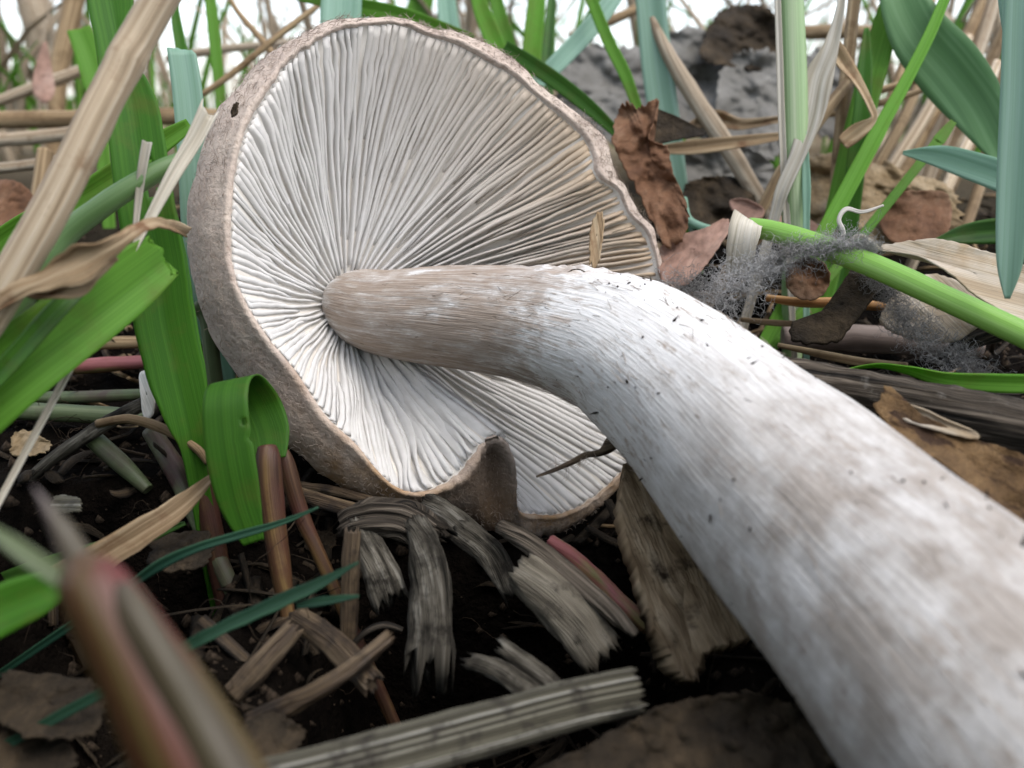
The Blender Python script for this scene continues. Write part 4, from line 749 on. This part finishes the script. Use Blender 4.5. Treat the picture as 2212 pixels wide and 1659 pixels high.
leaf('dry_leaf', 'crumpled brown leaf low beside the upright stub', 'leaf', [(-40, 430, 18.6), (0, 390, 18.8), (50, 400, 18.7), (80, 440, 18.4), (50, 480, 18.1), (-20, 485, 18.1)], OAK, crump=.4, curl=.2, N=60, K=12)

# stick with hairs caught between stem and gills
tube('plant_fragment', 'hairy brown plant fragment sticking out between stem and gills', 'plant fragment', [(1358, 930, 12.6, 30), (1332, 950, 12.5, 34), (1300, 976, 12.5, 16), (1262, 984, 12.5, 14), (1225, 1004, 12.5, 12), (1158, 1030, 12.5, 5)], STRAWK, root=None, n=40, bump=.6)

hp = []
for _ in range(26):
    f = random.uniform(.25, .75); p = P(1345 - 190 * f, 940 + 90 * f + 6, 12.48); hp.append(wander(p, 6, .05, .5))
fibres('hairs', hp, .004, HAIR, bpy.data.objects['plant_fragment'], P(1290, 978, 12.5))
leaf('plant_fragment', 'tan chip of dry plant stuck on the gills near the torn cap edge', 'plant fragment', [(1282, 470, 15.2), (1296, 455, 15.2), (1304, 480, 15.15), (1300, 530, 15.0), (1290, 575, 14.9), (1274, 560, 14.95), (1274, 510, 15.1)], DRYB, crump=.06, curl=.2, jag=.25, N=40, K=7)
leaf('plant_fragment', 'rusty dark crumb stuck to the fuzzy upper cap edge', 'plant fragment', [(503, 230, 12.85), (511, 224, 12.85), (515, 236, 12.8), (507, 250, 12.8), (499, 246, 12.85)], DARKL, crump=.05, curl=.3, jag=.5, N=30, K=5)
leaf('plant_fragment', 'dark curled bark crumb lying on the torn stem top', 'plant fragment', [(1226, 588, 12.9), (1246, 580, 12.9), (1268, 590, 12.9), (1262, 602, 12.85), (1232, 600, 12.85)], DARKL, crump=.03, curl=.4, N=30, K=6)
# ------------------------------------------------------------------ litter that nobody could count, far thicket
random.seed(11)
def scatter(name, label, cat, count, mat, gen):
    vv, ff, uu = [], [], []
    for _ in range(count): gen(vv, ff, uu)
    o = link(name, vv, ff, mat, uu, origin=(0, 14, 1)); tag(o, label, cat, kind='stuff'); return o
def place(dmin=8.5, dmax=24):
    while True:
        D = random.uniform(dmin, dmax); x = random.uniform(-.62, .62) * D; y = D
        if math.hypot((x + 1) / 3.2, (y - 15.2) / 2.2) < 1: continue
        return Vector((x, y, T(x, y)))
def bit(lmin, lmax, wmin, wmax, flat, up=.35, rng=(8.5, 24)):
    def g(vv, ff, uu):
        p = place(*rng); a = random.uniform(0, 6.28); d = Vector((math.cos(a), math.sin(a), random.gauss(0, up))).normalized()
        L = random.uniform(lmin, lmax); W = random.uniform(wmin, wmax); s = d.cross(Vector((random.gauss(0, .4), random.gauss(0, .4), 1))).normalized(); n = s.cross(d)
        bend = random.uniform(-.25, .25) * L; k = len(vv); m_ = 5; p = p + Vector((0, 0, random.uniform(0, .25)))
        for i in range(m_):
            t = i / (m_ - 1) - .5; c0 = p + d * (L * t) + n * (bend * (t * t * 4)); ww = W * (1 - .5 * abs(t) + random.uniform(-.1, .1))
            for (a_, b_) in ((-1, 0), (0, flat), (1, 0), (0, -flat)): vv.append(c0 + s * (ww * a_) + n * (ww * b_)); uu.append((L * t, ww * (a_ + b_) * 3))
        for i in range(m_ - 1):
            for j in range(4): a0 = k + i * 4 + j; b0 = k + i * 4 + (j + 1) % 4; ff.append((a0, b0, b0 + 4, a0 + 4))
        ff.append((k + 3, k + 2, k + 1, k)); e = k + (m_ - 1) * 4; ff.append((e, e + 1, e + 2, e + 3))
    return g
scatter('straw_litter', 'loose chopped straw littering the earth', 'litter', 150, STRAWD, bit(.5, 2.2, .03, .08, .7, .35, (14, 26)))
scatter('dark_litter', 'rotted dark plant scraps covering the earth', 'litter', 520, DARKL, bit(.3, 2.2, .015, .14, .3))
scatter('grey_litter', 'weathered grey plant scraps on the earth', 'litter', 110, STRAWK, bit(.4, 1.3, .03, .1, .4))
def crumb(vv, ff, uu):
    p = place(8, 18); s0 = random.choice((.02, .03, .05, .08, .12)) * random.uniform(.7, 1.3); k = len(vv)
    for q in ((1, 0, 0), (-1, 0, 0), (0, 1, 0), (0, -1, 0), (0, 0, 1), (0, 0, -1)): vv.append(p + Vector(q) * s0 * random.uniform(.6, 1.3)); uu.append((q[0], q[1]))
    ff.extend([(k + a, k + b, k + c_) for a, b, c_ in ((0, 2, 4), (2, 1, 4), (1, 3, 4), (3, 0, 4), (2, 0, 5), (1, 2, 5), (3, 1, 5), (0, 3, 5))])
scatter('soil_crumbs', 'dark crumbs of earth among the litter', 'soil', 2200, CRUMB, crumb)
def far_stalk(dmin, dmax, wmin, wmax, hmin, hmax, lean):
    def g(vv, ff, uu):
        D = dmin * (dmax / dmin) ** random.random(); x = random.uniform(-.75, .75) * D; p = Vector((x, D, T(x, D) - .3)); k = len(vv)
        H = random.uniform(hmin, hmax); W = random.uniform(wmin, wmax); ln = Vector((random.gauss(0, lean), random.gauss(0, lean), 0)); a = random.uniform(0, 3.14)
        s = Vector((math.cos(a), math.sin(a), 0)); n = Vector((-math.sin(a), math.cos(a), 0))
        for i in range(5):
            t = i / 4; c0 = p + Vector((0, 0, H * t)) * (1 - .25 * t * ln.length) + ln * (H * t * t); ww = W * (1 - .7 * t)
            for (a_, b_) in ((-1, 0), (0, .5), (1, 0), (0, -.5)): vv.append(c0 + s * (ww * a_) + n * (ww * b_)); uu.append((H * t, ww * (a_ + b_) * 2))
        for i in range(4):
            for j in range(4): a0 = k + i * 4 + j; b0 = k + i * 4 + (j + 1) % 4; ff.append((a0, b0, b0 + 4, a0 + 4))
    return g
rl = []
for _ in range(420):
    p = place(8, 17) + Vector((0, 0, random.uniform(0, .2))); rl.append(wander(p, random.randint(6, 16), random.uniform(.06, .14), .35))
tag(fibres('rootlets', rl, .009, CRUMB, origin=(0, 12, 1)), 'fine rootlets and hair-thin stems in the litter', 'litter', kind='stuff')
scatter('dry_grass', 'far dry grass standing blurred in bright light', 'dry grass', 480, STRAW, far_stalk(32, 150, .12, .3, 5, 18, .5))
scatter('green_grass', 'far green grass standing blurred in bright light', 'grass', 280, GRASS, far_stalk(30, 120, .15, .35, 4, 12, .35))

def shade_bank(vv, ff, uu):                               # unseen grass added behind and beside the viewpoint to shade the foreground
    while True:
        x = random.uniform(-24, 24); y = random.uniform(-20, 9)
        if y < -5 or (x < -10 and y < 4): break
    p = Vector((x, y, T(x, y) - .3)); k = len(vv); H = random.uniform(9, 24); W = random.uniform(.2, .45); a = random.uniform(0, 3.14)
    ln = Vector((random.gauss(0, .3), random.gauss(.0, .3), 0)); s = Vector((math.cos(a), math.sin(a), 0)); n = Vector((-math.sin(a), math.cos(a), 0))
    for i in range(6):
        t = i / 5; c0 = p + Vector((0, 0, H * t)) + ln * (H * t * t); ww = W * (1 - .85 * t * t)
        for (a_, b_) in ((-1, .15), (0, 0), (1, .15)): vv.append(c0 + s * (ww * a_) + n * (ww * b_)); uu.append((H * t, ww * a_))
    for i in range(5):
        for j in range(2): a0 = k + i * 3 + j; ff.append((a0, a0 + 1, a0 + 4, a0 + 3))
scatter('shade_grass', 'tall grass added behind and beside the viewpoint for shade', 'grass', 420, GREEN, shade_bank)
